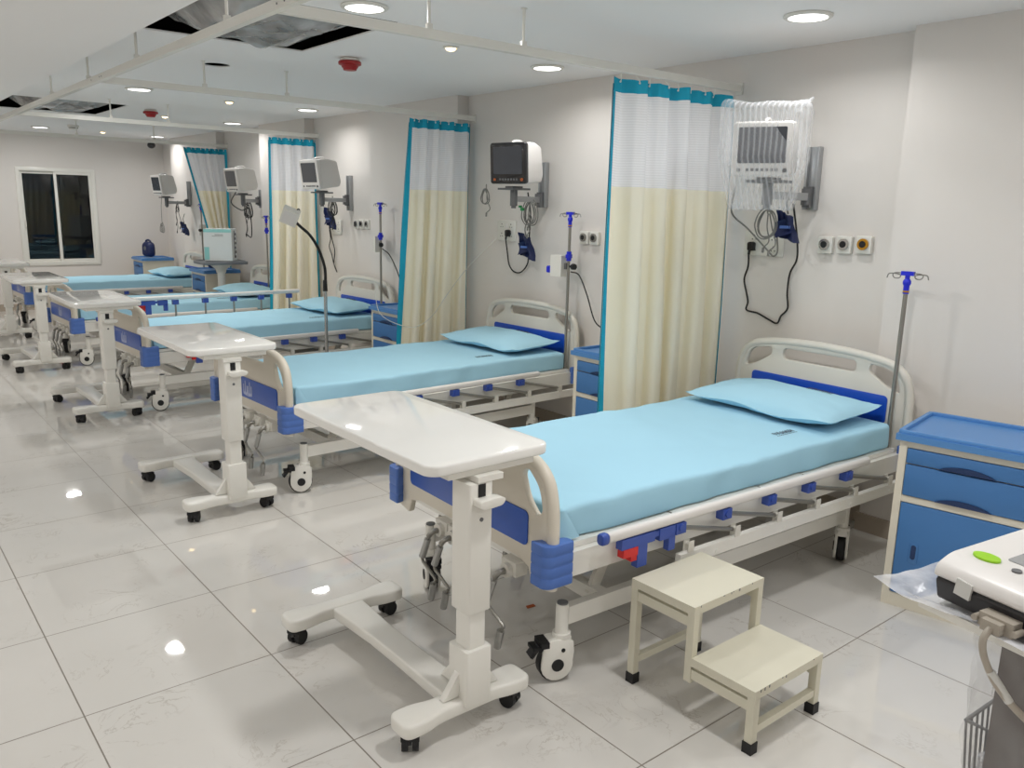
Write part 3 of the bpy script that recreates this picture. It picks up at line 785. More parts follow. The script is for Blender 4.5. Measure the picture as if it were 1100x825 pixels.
for i, (x, y, a, dz, lb, sh) in enumerate(BEDS):
    if i == 0:
        r = bedA; r.location = (x, y, 0); r.rotation_euler = (0, 0, a); tag(r, lb, 'bed', 'hospital beds along the wall')
    else:
        r = dup(bedA, (x, y, 0), a, lb, 'hospital beds along the wall', drop=dz, keep=BASE, skip=(rail_f,) if i == 2 else ())
        if i == 2: side_rail(r, 1, .241).location.z = -dz
    bed_roots.append(r)
    if 0 < i < 4:
        for ch, yy in zip([c for c in r.children if c.name.split('.')[0] == 'crank'], (-.03, -.16, -.30)): ch.location.y = yy
    R = Matrix.Translation((x, y, 0)) @ RZ(a)
    mz = .4855 - dz + .001
    mo = mattress_mesh(i * 2.7 + .4).build('mattress', M_sheet, ang=60); mo.matrix_world = R @ T(0, 0, mz); tag(mo, MLAB[i], 'mattress', 'cyan covered mattresses')
    print_mark(lambda px, py: .1130, .42, -.255, mo)
    po = pillow_mesh(i * 1.9).build('pillow', M_pill, ang=70)
    po.matrix_world = R @ T(.740, [.0, -.01, .035, -.03, -.03][i], mz + .1185) @ RZ([.0, .02, .05, -.03, .03][i]) @ RY(-.05)
    po.location.z += .0115
    tag(po, PLAB[i], 'pillow', 'cyan pillows')
    print_mark(lambda px, py: PZ0 + PZ1 * 1.15 * max(0, (1 - abs(px / .215) ** 2.6) * (1 - abs(py / .385) ** 3.4)) ** .62 + .004, .10, -.14, po, 7, 'y')

# ------------------------------------------------------------------ overbed tables
def make_table():
    t = thing('overbed_table', None, None)
    ztop = .83
    b = MB(); b.prism(rrect(.045, .03, .43, .86, .045, 6), ztop - .032, ztop, bev=.007, seg=3); b.build('tabletop', M_top, t)
    for c in []: pass
    b = MB(); b.box(-.10, .20, -.385, .33, ztop - .052, ztop - .033, .004); b.box(-.02, .067, -.412, -.30, ztop - .068, ztop - .051, .004); b.build('top_bracket', M_white, t)
    y = -.365
    b = MB(); b.prism(roundpoly([(-.017, y - .045), (.064, y - .045), (.064, y + .042), (-.017, y + .042)], .010), .375, ztop - .069, bev=.003)
    b.build('outer_column', M_white, t)
    b = MB(); b.prism(roundpoly([(-.006, y - .036), (.053, y - .036), (.053, y + .033), (-.006, y + .033)], .008), .15, .40, bev=.002); b.build('inner_column', M_white, t)
    b = MB(); b.prism(roundpoly([(-.022, y - .048), (.069, y - .048), (.069, y + .045), (-.022, y + .045)], .010), .085, .262, bev=.005)
    for s in (-1, 1): b.prism([(.0235 + s * .042, .11), (.0235 + s * .042, .19), (.0235 + s * .10, .11)], y - .012, y + .012, plane='xz', bev=.003)
    b.prism([(y + .04, .11), (y + .04, .21), (y + .12, .11)], .004, .043, plane='yz', bev=.003)
    b.build('column_sleeve', M_white, t)
    # H-shaped base
    b = MB()
    for yy in (-.365, .365):
        ol = roundpoly([(-.225, yy - .05), (-.15, yy - .05), (-.10, yy - .036), (.10, yy - .036), (.15, yy - .05), (.225, yy - .05), (.225, yy + .05), (.15, yy + .05), (.10, yy + .036), (-.10, yy + .036), (-.15, yy + .05), (-.225, yy + .05)], .032, 5)
        b.prism(ol, .064, .108, bev=.010, seg=3, ang=50)
    b.prism(roundpoly([(-.05, -.34), (.05, -.34), (.045, -.1), (.045, .1), (.06, .335), (-.06, .335), (-.045, .1), (-.045, -.1)], .01), .066, .105, bev=.010, seg=3, ang=50)
    b.build('base', M_white, t)
    for x in (-.18, .18):
        for yy in (-.365, .365):
            c = bpy.data.objects.new('caster', None); C.objects.link(c); c.parent = t; c.location = (x, yy, 0); c.rotation_euler = (0, 0, random.uniform(0, 3))
            b = MB()
            for s in (-1, 1): b.cyl((0, s * .006, .0255), (0, s * .024, .0255), .025, n=20, bev=.005)
            b.build('wheel', M_black, c)
            b = MB(); b.prism([(-.027, .03), (.022, .03), (.026, .042), (.015, .053), (-.02, .053)], -.005, .005, plane='xz', bev=.002); b.cyl((0.004, 0, .045), (0.004, 0, .066), .012, n=12); b.box(-.024, .016, -.026, .026, .040, .052, .005); b.build('fork', M_black, c)
    b = MB(); b.box(.012, .036, y - .0475, y - .044, ztop - .108, ztop - .072, .001); b.build('slot', M_black, t)
    b = MB(); b.X = T(0.02, y - .045, ztop - .118)
    b.X = T(.036, y - .044, ztop - .122); b.prism(roundpoly([(-.040, .012), (.030, .014), (.052, .006), (.040, -.012), (-.024, -.016), (-.042, -.006)], .012), -.034, .002, plane='xz', bev=.007, seg=3); b.build('release_handle', M_white, t)
    b = MB(); b.cyl((.024, y - .0475, ztop - .175), (.024, y - .044, ztop - .175), .006, n=12); b.build('screw', M_grey, t)
    return t
TAB = [(1.285, 2.125, .0, 0, 'overbed table nearest the viewer, at the foot of the front bed'),
       (1.375, 4.185, .0, 0, 'second overbed table from the front, at the foot of the second bed'),
       (1.365, 6.42, .0, -.02, 'third overbed table from the front, with a reflection across its top'),
       (1.325, 8.47, .0, -.03, 'fourth overbed table from the front, before the footboard of the fourth bed'),
       (1.365, 10.50, .0, -.03, 'farthest overbed table, at the left edge below the window')]
tabA = make_table()
for i, (x, y, a, dz, lb) in enumerate(TAB):
    if i == 0: tabA.location = (x, y, 0); tabA.rotation_euler = (0, 0, a); tag(tabA, lb, 'table', 'white overbed tables')

    else:
        r = dup(tabA, (x, y, 0), a, lb, 'white overbed tables')
        if dz:
            for ch in r.children:
                if ch.name.split('.')[0] in ('tabletop', 'top_bracket', 'outer_column', 'slot', 'release_handle', 'screw'): ch.location.z += dz

for ch in tabA.children:      # the nearest one has its top pushed a little towards the bed
    if ch.name.split('.')[0] in ('tabletop', 'top_bracket'): ch.location.x += .03

# ------------------------------------------------------------------ step stool
t = thing('step_stool', 'chipped cream two-step stool standing beside the front bed', 'step stool', (2.03, 1.395, 0), 0)
SXA, SXB, YA, YM, YB = -.165, .155, .225, .0, -.225
def sq(b, x, y, z0, z1, w=.0125): b.box(x - w, x + w, y - w, y + w, z0, z1, .002)
for x in (SXA, SXB):
    for y, zt in ((YA, .333), (YM, .333), (YB, .172)):
        b = MB(); sq(b, x, y, .022 if y != YM else .115, zt); lgp = b.build('leg', M_stool, t)
        if y != YM:
            b = MB(); sq(b, x, y, 0, .034, .0155); b.build('rubber_foot', M_black, lgp)
for (ya, yb, zt, nm) in ((YM - .0125, YA + .0125, .36, 'upper_step'), (YB - .0125, YM - .0135, .198, 'lower_step')):
    b = MB(); b.box(SXA - .0135, SXB + .0135, ya, yb, zt - .027, zt, .004); b.build(nm, M_stool, t)
    b = MB()
    for k in range(6):
        px = random.uniform(SXA - .008, SXB + .008); py = ya - .0003; q = random.uniform(.001, .0028)
        b.box(px - q, px + q * 1.7, ya - .0006, ya + .003, zt - random.uniform(.003, .012), zt - .002 + .0015)
    b.build('paint_chip', M_grey, t)
for x in (SXA, SXB):
    b = MB(); b.box(x - .0105, x + .0105, YM + .013, YA - .013, .291, .322, .002); b.build('side_bar', M_stool, t)
    b = MB(); b.box(x - .0105, x + .0105, YB + .013, YM - .013, .129, .160, .002); b.build('side_bar', M_stool, t)
for y, z in ((YA, .068), (YB, .060)):
    b = MB(); b.box(SXA + .013, SXB - .013, y - .010, y + .010, z, z + .023, .002); b.build('stretcher', M_stool, t)

# ------------------------------------------------------------------ bedside cabinets
def make_cabinet():
    t = thing('bedside_cabinet', None, None)   # origin floor centre, front faces -x
    W, D, H = .485, .40, .70; hw, hd = W / 2, D / 2
    b = MB(); b.box(-hd + .013, hd, -hw + .0005, hw - .0005, .0005, H - .0285, .006)
    b.box(-hd, -hd + .014, -hw, -hw + .028, .0, H - .028, .004); b.box(-hd, -hd + .014, hw - .028, hw, .0, H - .028, .004)
    for za, zb_ in ((.0, .055), (.43, .455), (H - .055, H - .028)): b.box(-hd + .001, -hd + .014, -hw + .026, hw - .026, za, zb_)
    b.build('cabinet_body', M_cabb, t)
    b = MB(); b.box(-hd - .02, hd + .008, -hw - .012, hw + .012, H - .028, H - .004, .010, 3)
    b.prism(rrect(0, 0, D + .02, W + .02, .02), H - .010, H + .010, holes=[list(reversed(rrect(-.0, 0, D - .015, W - .015, .015)))], bev=.003)
    b.build('cabinet_top', M_cabtop, t)
    def arc(zc, w, h):  # thumb cut-out in the upper edge of a drawer front
        return [(w / 2 * math.cos(a), zc - h * math.sin(a)) for a in [PI * i / 10 for i in range(11)]]
    yl = hw - .031
    for zb, zt, cut in ((.585, H - .058, 0), (.458, .580, 1)):
        ol = [(-yl, zb), (yl, zb), (yl, zt), (-yl, zt)]
        b = MB(); b.prism(roundpoly(ol, .006), -hd - .006, -hd + .010, plane='yz', bev=.003)
        if cut == 0: pass
        d = b.build('drawer', M_cab, t)
        zc = zb + .001
        b = MB(); b.prism([(p[0], zc + .021 * math.sin(PI * i / 12) ** .7) for i, p in enumerate([(-.095 + .19 * k / 12, 0) for k in range(13)])], -hd - .0125, -hd - .0055, plane='yz'); b.build('finger_pull', M_cabd, d)  # flat dark dome on the front paints the shaded cut-out, no real hollow
    b = MB(); b.prism(roundpoly([(-yl, .058), (yl, .058), (yl, .427), (-yl, .427)], .006), -hd - .006, -hd + .010, plane='yz', bev=.004); dr = b.build('door', M_cab, t)
    b = MB(); b.prism(rrect(.145, .235, .034, .085, .012), -hd - .0085, -hd - .0055, plane='yz', bev=.002); b.build('handle_plate', M_cab, dr)
    b = MB(); b.prism(rrect(.145, .24, .018, .058, .009), -hd - .0105, -hd - .008, plane='yz', bev=.001); b.build('handle_slot', M_cabd, dr)  # slot is a raised dark plate with its shade put in the colour
    return t
cabA = make_cabinet()
CAB = [(3.32, 1.207, .17, 'blue and cream bedside cabinet beside the front bed, partly behind the white machine'),
       (3.49, 3.20, .0, 'bedside cabinet half hidden behind the nearest curtain, by the second bed'),
       (3.53, 5.63, .0, 'bedside cabinet beside the third bed, showing left of the second curtain'),
       (3.50, 9.86, .0, 'bedside cabinet under the white carton, between the two farthest beds'),
       (3.47, 12.20, .0, 'farthest bedside cabinet in the corner, with a round navy machine on top')]
for i, (x, y, a, lb) in enumerate(CAB):
    if i == 0: cabA.location = (x, y, 0); cabA.rotation_euler = (0, 0, a); tag(cabA, lb, 'cabinet', 'blue bedside cabinets')
    else: dup(cabA, (x, y, 0), a, lb, 'blue bedside cabinets')
# round navy machine on the far cabinet, and one beside the carton
def navy(x, y, z, label):
    t = thing('nebulizer', label, 'nebulizer', (x, y, z), .3, 'round navy machines')
    b = MB(); b.rbox(.055, .108, .105, .055, 6, 10, 10, lambda p: V((p.x, p.y * (1 - .30 * max(0, p.z / .105) ** 2), p.z)), (0, 0, .106)); b.build('machine_body', M_navy, t)
    b = MB(); b.tube([(0, -.055, .195), (0, -.042, .222), (0, .0, .232), (0, .042, .222), (0, .055, .195)], .013, 10, smooth=5); b.build('carry_handle', M_navy, t)
    b = MB(); b.cyl((-.053, 0, .12), (-.0585, 0, .12), .028, n=18); b.build('dial', M_grey, t)
navy(3.42, 12.20, .7105, 'round navy machine standing on the farthest bedside cabinet')
navy(3.50, 9.86, .7105, 'round navy machine half hidden beside the post under the white carton')

# ------------------------------------------------------------------ IV poles and pumps
def iv_pole(x, y, z0, zt, label, rz=0.0, coll=None):
    t = thing('iv_pole', label, 'iv pole', (x, y, z0), rz, 'drip poles at the bed heads')
    h = zt - z0
    b = MB(); b.cyl((0, 0, 0), (0, 0, h - .09), .0095, n=14); b.build('pole', M_dsteel, t)
    b = MB(); b.cyl((0, 0, h - .10), (0, 0, h - .065), .0125, n=14, bev=.002); b.ball((0, 0, h - .052), .0175, .0175, .02); b.cyl((0, 0, h - .05), (0, 0, h - .01), .0105, n=12); b.box(-.012, .012, -.026, .026, h - .022, h - .004, .004); b.build('pole_head', M_iv, t)
    b = MB(); b.cyl((0, 0, h - .094), (0, 0, h - .086), .0129, n=14); b.build('yellow_band', M_brass, t)
    for s in (-1, 1):
        b = MB()
        b.tube([(0, s * .02, h - .012), (0, s * .05, h - .012), (0, s * .062, h - .02), (0, s * .055, h - .034), (0, s * .035, h - .034), (0, s * .03, h - .022), (0, s * .05, h - .016), (0, s * .078, h - .018), (0, s * .085, h - .036)], .0026, 6, smooth=4)
        b.build('bag_hook', M_dsteel, t)
    if coll:
        b = MB(); b.cyl((0, 0, coll - z0 - .03), (0, 0, coll - z0 + .03), .016, n=14, bev=.003); b.box(-.02, .02, -.012, .012, coll - z0 - .012, coll - z0 + .012, .003); b.build('height_collar', M_iv, t)
    return t
def pump(x, y, z, label, rz=0.0):
    """small pump clamped on a pole at (x,y); z = its centre height"""
    t = thing('infusion_pump', label, 'infusion pump', (x, y, z), rz, 'pumps clamped on drip poles')
    b = MB(); b.X = T(-.02, .075, 0) @ RZ(.15); b.box(-.03, .03, -.045, .045, -.068, .068, .012, 3); b.build('pump_case', M_white, t)
    b = MB(); b.box(-.045, -.005, .112, .165, -.045, -.012, .006); b.box(-.035, -.015, .15, .172, -.05, -.006, .004); b.build('blue_clip', M_iv, t)
    b = MB(); b.box(-.012, .012, .0105, .035, -.02, .02, .003); b.build('pole_clamp', M_grey, t)
    b = MB(); b.cyl((0, -.0105, .0), (0, -.04, .0), .007, n=10); b.cyl((0, -.036, 0), (0, -.06, 0), .02, n=7, bev=.004); b.build('clamp_knob', M_black, t)
    return t
def at_bed(i, lx, ly):
    x, y, a = BEDS[i][:3]; return x + lx * math.cos(a) - ly * math.sin(a), y + lx * math.sin(a) + ly * math.cos(a), .4855 - BEDS[i][3]
px, py, pz = at_bed(0, .978, -.415); iv_pole(px, py, pz, 1.275, 'drip pole with blue head nearest the viewer, in front of the big bare wall', .15)
px, py, pz = at_bed(1, .978, -.42); iv_pole(px, py, pz, 1.485, 'drip pole with a pump, standing left of the nearest curtain', .15, 1.20); p2 = (px, py)
pump(px, py, 1.135, 'white pump clamped on the drip pole left of the nearest curtain')
px, py, pz = at_bed(2, .978, -.37); iv_pole(px, py, pz, 1.52, 'drip pole with a pump, standing left of the second curtain', .15, 1.235); p3 = (px, py)
pump(px, py, 1.165, 'white pump clamped on the drip pole left of the second curtain', -.45)
px, py, pz = at_bed(3, .978, -.10); iv_pole(px, py, pz, 1.36, 'drip pole barely showing behind the left edge of the third curtain', .15, 1.2)
px, py, pz = at_bed(4, .978, -.40); iv_pole(px, py, pz, 1.46, 'drip pole with a pump left of the white carton at the farthest bed', .15); p5 = (px, py)
pump(px, py, 1.13, 'white pump clamped on the drip pole left of the white carton', -.75)

# ------------------------------------------------------------------ cables
def cable(name, pts, r, m, label, cat, parent=None, n=7, smooth=6, plug=None):
    b = MB(); b.tube(pts, r, n, smooth=smooth)
    o = b.build(name, m, parent)
    if label: tag(o, label, cat)
    return o
cable('cord', [(p2[0] + .012, p2[1] - .01, 1.10), (p2[0] + .04, p2[1] - .06, 1.08), (p2[0] + .05, p2[1] - .13, .96), (p2[0] + .06, p2[1] - .2, .80), (p2[0] + .1, p2[1] - .26, .74)], .0045, M_cord, 'black cord hanging from the pump to the nearest curtain', 'cord')
cable('cord', [(p3[0] + .012, p3[1] - .01, 1.13), (p3[0] + .04, p3[1] - .08, 1.08), (p3[0] + .06, p3[1] - .16, .96), (p3[0] + .07, p3[1] - .24, .82), (p3[0] + .1, p3[1] - .30, .74)], .0045, M_cord, 'black cord hanging from the pump to the second curtain', 'cord')

# ------------------------------------------------------------------ patient monitors on wall arms
def wall_mount(y, zc, h, xw, arm_len, ya, label, zarm):
    """upright aluminium channel on the wall with a swing arm out to a tray"""
    t = thing('monitor_wall_mount', label, 'monitor mount', (xw, y, 0), 0, 'wall mounts of the monitors')
    b = MB(); b.prism([(0, -.035), (0, .035), (-.035, .035), (-.035, .022), (-.012, .022), (-.012, -.022), (-.035, -.022), (-.035, -.035)], zc - h / 2, zc + h / 2, bev=.002)
    b.build('wall_channel', M_alu, t, (-.001, 0, 0))
    b = MB(); b.box(-.060, -.013, -.021, .021, zarm - .05, zarm + .05, .004); b.cyl((-.065, 0, zarm - .04), (-.065, 0, zarm + .04), .022, n=16, bev=.003)
    b.build('slide_block', M_grey, t)
    e = V((-arm_len, ya, zarm))
    b = MB(); s = V((-.065, 0, zarm)); d = (e - s); a = math.atan2(d.y, d.x); b.X = T(*s) @ RZ(a); b.box(0, d.length, -.018, .018, -.018, .018, .006); b.build('swing_arm', M_alu, t)
    b = MB(); b.cyl((e.x, e.y, zarm - .045), (e.x, e.y, zarm + .055), .024, n=16, bev=.004); b.cyl((e.x, e.y, zarm - .06), (e.x, e.y, zarm - .045), .016, n=12); b.build('arm_joint', M_grey, t)
    b = MB(); b.box(e.x - .07, e.x + .07, e.y - .08, e.y + .08, zarm + .055, zarm + .067, .003); b.box(e.x - .04, e.x + .04, e.y - .04, e.y + .04, zarm + .067, zarm + .079, .003); b.build('tray', M_grey, t)
    return t, (xw + e.x, y + e.y, zarm + .0795)
def monitor(p, rz, label, dark=False, w=.30, h=.25, d=.20, tilt=.13):
    t = thing('patient_monitor', label, 'monitor', p, rz, 'bedside monitors on wall arms')  # front faces local -x
    t.rotation_euler = (0, -tilt, rz); t.location.z += .5 * d * math.sin(tilt) + .004
    shell = M_ecgw
    b = MB(); b.prism(roundpoly([(-d / 2 + .02, 0.0), (d / 2 - .02, .005), (d / 2, .05), (d / 2 - .02, h - .03), (0, h - .002), (-d / 2 + .02, h)], .018), -w / 2 + .004, w / 2 - .004, plane='xz', bev=.010, seg=3)
    b.build('rear_case', shell, t)
    b = MB(); b.prism(rrect(0, h / 2, w, h, .018), -d / 2 - .012, -d / 2 + .022, plane='yz', bev=.008, seg=3); bz = b.build('front_bezel', M_screen if dark else M_ecgw, t)
    b = MB(); b.prism(rrect(0, h * .57, w * .80, h * .66, .006), -d / 2 - .0135, -d / 2 - .0115, plane='yz'); b.build('screen', mat_scr, bz)
    b = MB()
    for k in range(7): b.box(-d / 2 - .0145, -d / 2 - .0115, -.075 + k * .021, -.062 + k * .021, .022, .034, .001)
    b.build('key', M_grey, bz)
    b = MB(); b.cyl((-d / 2 - .020, -w * .40, .026), (-d / 2 - .0115, -w * .40, .026), .009, n=14); b.box(-d / 2 - .0145, -d / 2 - .0115, w * .34, w * .40, .02, .034, .001); b.build('rotary_knob', M_orange if dark else M_grey, bz)
    b = MB(); b.tube([(-.05, -.0, h - .004), (-.045, 0, h + .004), (0, 0, h + .009), (.045, 0, h + .003), (.055, 0, h - .02)], .009, 10, smooth=5); b.build('carry_handle', shell, t)
    return t
mat_scr = mat('monitor_screen', S(62, 66, 74), 0.15, coat=0.5, var=0.02)
def cuff(x, y, z, rz, label, s=1.0):
    t = thing('pressure_cuff', label, 'pressure cuff', (x, y, z), rz, 'navy pressure cuffs')
    def fn(u, v):
        a = (u - .5); q = noise.noise(V((a * 5 + x * 3, v * 4, y))); return (.022 * math.sin(a * 7) + .01 * math.sin(v * 5) + .008 + .016 * q, a * .11 * s * (1 - .25 * v) + .03 * (v - .5), (v - .5) * .15 * s + .035 * a + .008 * q)
    b = MB(); b.grid(fn, 10, 10); b.grid(lambda u, v: tuple(V(fn(u, v)) + V((.014, 0.004, 0))), 10, 10)
    b.grid(lambda u, v: (-.012 + .02 * math.sin(v * 3), -.03 + u * .085, -.03 + v * .08 - u * .03), 6, 6)
    b.build_open('cuff_bladder', M_navy, t)
    b = MB(); b.box(-.014, -.010, -.02, .03, -.01, .004, .001); b.build('cuff_label', M_blue2, t)
    b = MB(); b.tube([(.01, 0, .06), (.005, .01, .12), (.02, -.005, .19)], .0045, 7, smooth=5); b.build('cuff_hose', M_gcord, t)
def coil(x, y, z, label, seed, n=3, r=.06, tails=2, m=None, green=False, drop=.2):
    rnd = random.Random(seed)
    t = thing('cord_bundle', label, 'cables', (x, y, z), 0, 'monitor cable bundles')
    for k in range(n):
        rr = r * rnd.uniform(.75, 1.1); ph = rnd.uniform(0, 6); pts = []
        for i in range(15):
            a = ph + i / 14 * 2 * PI * 1.02
            pts.append((.012 * k - .015 + .006 * math.sin(a * 2), rr * math.cos(a) * .85 + rnd.uniform(-.003, .003) + .02 * rnd.uniform(-1, 1) * 0, -r * .8 + rr * math.sin(a) * 1.15))
        b = MB(); b.tube(pts, .0036, 6, smooth=3); b.build('cable_loop', m or M_gcord, t)
    for k in range(tails):
        yy = rnd.uniform(-.07, .07); L = drop * rnd.uniform(.6, 1.2)
        b = MB(); b.tube([(.0, yy * .3, 0), (-.01, yy, -L * .4), (.01, yy * 1.3, -L * .8), (.0, yy * 1.1 + .02, -L)], .0032, 6, smooth=5)
        b.tube([(.0, yy * 1.1 + .02, -L), (0, yy * 1.1 + .022, -L - .025)], .006, 8); b.build('cable_tail', m or M_gcord, t)
    if green:
        b = MB(); b.box(-.02, -.006, .05, .075, -.05, -.03, .004); b.box(-.024, -.008, .07, .09, -.03, -.015, .004); b.build('green_clip', M_ggreen, t)
    b = MB(); b.tube([(0, 0, .0), (.0, 0, .045)], .0036, 6); b.build('cable_stem', m or M_gcord, t)

def flat_plate(y, z, w, h, label, kind, xw=XR):
    t = thing('socket_plate', label, 'socket', (xw - .0005, y, z), 0, 'white socket plates')
    b = MB(); b.prism(rrect(0, 0, w, h, .006), -.011, 0, plane='yz', bev=.003); b.build('face_plate', M_white, t)
    b = MB()
    for yy, zz in ((w * .25, h * .22), (-w * .25, h * .22), (w * .25, -h * .22), (-w * .25, -h * .22)):
        for dy, dz, r in ((0, .012, .0045), (-.011, -.008, .0035), (.011, -.008, .0035)): b.cyl((-.0118, yy + dy, zz + dz), (-.010, yy + dy, zz + dz), r, n=10)
    b.build('pin_hole', M_black, t)
    b = MB()
    b.box(-.0135, -.0105, -.012, .012, h * .22 - .018, h * .22 + .018, .002); b.box(-.0135, -.0105, -.012, .012, -h * .22 - .018, -h * .22 + .018, .002); b.build('rocker_switch', M_ecgw, t)
    return t
def plug(y, z, label, xw=XR):
    t = thing('power_plug', label, 'plug', (xw - .0125, y, z), 0, 'black mains plugs')
    b = MB(); b.X = RY(-PI / 2); b.prism(roundpoly([(-.02, -.016), (.022, -.018), (.028, 0), (.022, .018), (-.02, .016)], .008), 0, .034, bev=.005); b.build('plug_body', M_black, t)
    b = MB(); b.tube([(-.03, 0, -.014), (-.032, .002, -.04)], .007, 8); b.build('strain_relief', M_cord, t)
    return t
def gas(y, z, ring, label, xw=XR):
    t = thing('gas_outlet', label, 'gas outlet', (xw - .0005, y, z), 0, 'square wall gas outlets')
    b = MB(); b.prism(rrect(0, 0, .078, .084, .006), -.026, 0, plane='yz', bev=.004); b.build('outlet_plate', M_white, t)
    b = MB(); b.cyl((-.036, 0, .002), (-.0255, 0, .002), .027, n=24, bev=.003); b.build('outlet_ring', ring, t)
    b = MB(); b.cyl((-.0385, 0, .002), (-.0355, 0, .002), .016, n=20); b.build('outlet_port', M_black, t)

# bay 1: the monitor in a film bag
m1, p = wall_mount(2.345, 1.675, .305, XR, .42, -.02, 'aluminium wall mount behind the plastic-wrapped monitor', 1.585)
mon1 = monitor((3.36, 2.305, 1.660), .42, 'plastic-wrapped white monitor on the wall right of the nearest curtain', False, .262, .235, .19, .09)
m1.children[2].location = (0, 0, 0)
def bag(name, p, rz, hx, hy, hz, label):
    t = thing(name, label, 'plastic bag', p, rz)
    def fn(q):
        n = noise.noise(V((q.x * 9, q.y * 9, q.z * 7)))
        k = max(0, -q.z / hz)
        return V((q.x * (1 - .30 * k) + .005 * n, q.y * (1 - .30 * k) + .006 * n, q.z + (.015 * n if q.z > 0 else .006 * noise.noise(V((q.x * 9, q.y * 9, 1))))))
    b = MB(); b.rbox(hx, hy, hz, .035, 10, 18, 16, fn)
    bm = b.bm
    bmesh.ops.delete(bm, geom=[f for f in bm.faces if f.calc_center_median().z < -hz * .93], context='FACES')
    b.build_open('bag_film', M_bag, t)
    b = MB(); b.tube([(-hx * .6, -hy * .9, hz * .98), (0, -hy * .95, hz * 1.06), (hx * .5, -hy * .8, hz * 1.02), (hx * .9, -hy * .6, hz * .92)], .008, 6, smooth=4); b.build('bag_fold', M_film2, t)
    return t
bag('plastic_bag', (3.37, 2.32, 1.745), .52, .150, .195, .245, 'clear striped plastic bag pulled over the monitor right of the nearest curtain')
coil(3.58, 2.42, 1.50, 'grey cables coiled under the plastic-wrapped monitor', 2, 3, .06, 2, drop=.16)
cuff(3.66, 2.36, 1.44, .4, 'navy pressure cuff hanging under the plastic-wrapped monitor', .9)
flat_plate(2.60, 1.345, .24, .13, 'wide white socket plate under the plastic-wrapped monitor', 0)
plug(2.662, 1.325, 'black plug below the plastic-wrapped monitor')
cable('cord', [(3.80, 2.664, 1.285), (3.82, 2.675, 1.22), (3.83, 2.70, 1.15), (3.83, 2.68, 1.08), (3.83, 2.665, 1.03), (3.83, 2.67, .985), (3.83, 2.60, .975), (3.83, 2.53, .95), (3.83, 2.475, .935), (3.83, 2.455, .975), (3.83, 2.42, 1.02), (3.83, 2.43, 1.10), (3.83, 2.425, 1.20), (3.81, 2.38, 1.28), (3.78, 2.375, 1.40), (3.70, 2.36, 1.55)], .005, M_cord, 'black cord looping down the wall below the plastic-wrapped monitor', 'cord')
cable('sensor_cable', [(3.44, 2.52, 1.62), (3.62, 2.66, 1.50), (3.74, 2.64, 1.42), (3.80, 2.56, 1.32), (3.80, 2.515, 1.285), (3.80, 2.49, 1.31), (3.79, 2.495, 1.40), (3.72, 2.44, 1.49)], .0045, M_gcord, 'grey sensor cable drooping across the wide socket plate', 'cable')
gas(2.24, 1.355, M_steel, 'left of the three gas outlets right of the wrapped monitor, silver ring')
gas(2.14, 1.36, M_steel, 'middle of the three gas outlets right of the wrapped monitor, silver ring')
gas(2.04, 1.365, M_brass, 'brass-ringed gas outlet, right of the three beside the wrapped monitor')
# bay 2
m2, p = wall_mount(4.375, 1.655, .30, XR, .40, -.15, 'aluminium wall mount behind the black-fronted monitor', 1.555)
monitor((3.43, 4.17, 1.640), .26, 'black-fronted monitor on the wall between the two nearest curtains', True, .275, .25, .19, .06)
coil(3.67, 4.33, 1.53, 'grey cables with green clips under the black-fronted monitor', 5, 4, .075, 3, green=True, drop=.2)
coil(3.37, 4.42, 1.60, 'loop of grey cable hanging at the left corner of the black-fronted monitor', 6, 2, .04, 1, drop=.12)
cuff(3.70, 4.40, 1.24, .3, 'navy pressure cuff hanging under the black-fronted monitor', 1.05)
flat_plate(4.78, 1.335, .21, .15, 'square white socket plate beside the second curtain', 0)
plug(4.74, 1.315, 'black plug in the socket plate beside the second curtain')
cable('cord', [(3.80, 4.742, 1.275), (3.82, 4.745, 1.18), (3.82, 4.72, 1.09), (3.82, 4.66, 1.045), (3.82, 4.58, 1.05), (3.81, 4.50, 1.12), (3.78, 4.46, 1.22), (3.76, 4.43, 1.34), (3.72, 4.38, 1.48), (3.66, 4.34, 1.60)], .005, M_cord, 'black cord looping down the wall below the black-fronted monitor', 'cord')
gas(3.955, 1.318, M_dsteel, 'left of the gas outlets showing beside the nearest curtain')
gas(3.86, 1.318, M_dsteel, 'gas outlet cut off by the left edge of the nearest curtain')
# bay 3
wall_mount(7.13, 1.595, .32, XR, .38, -.16, 'aluminium wall mount behind the white monitor above the gooseneck lamp', 1.53)
monitor((3.44, 6.90, 1.612), .12, 'white monitor on the wall above the gooseneck lamp', False, .28, .25, .22)
coil(3.66, 7.15, 1.52, 'dark cables coiled under the white monitor above the gooseneck lamp', 12, 4, .075, 3, M_cord, drop=.2)
cuff(3.66, 7.23, 1.36, .3, 'navy pressure cuff under the white monitor above the gooseneck lamp', 1.1)
flat_plate(7.43, 1.275, .21, .14, 'white socket plate beside the third curtain', 0)
plug(7.50, 1.295, 'black plug in the socket plate beside the third curtain')
cable('cord', [(3.80, 7.502, 1.25), (3.82, 7.52, 1.16), (3.82, 7.55, 1.08), (3.82, 7.50, 1.0), (3.82, 7.47, .93), (3.82, 7.40, .84), (3.82, 7.46, .92), (3.82, 7.44, 1.05), (3.80, 7.47, 1.2), (3.74, 7.40, 1.42)], .005, M_cord, 'black cord dangling beside the third curtain', 'cord')
gas(7.00, 1.315, M_steel, 'left of the three gas outlets left of the second curtain')
gas(6.90, 1.318, M_steel, 'middle of the three gas outlets left of the second curtain')
gas(6.80, 1.32, M_steel, 'right of the three gas outlets left of the second curtain')
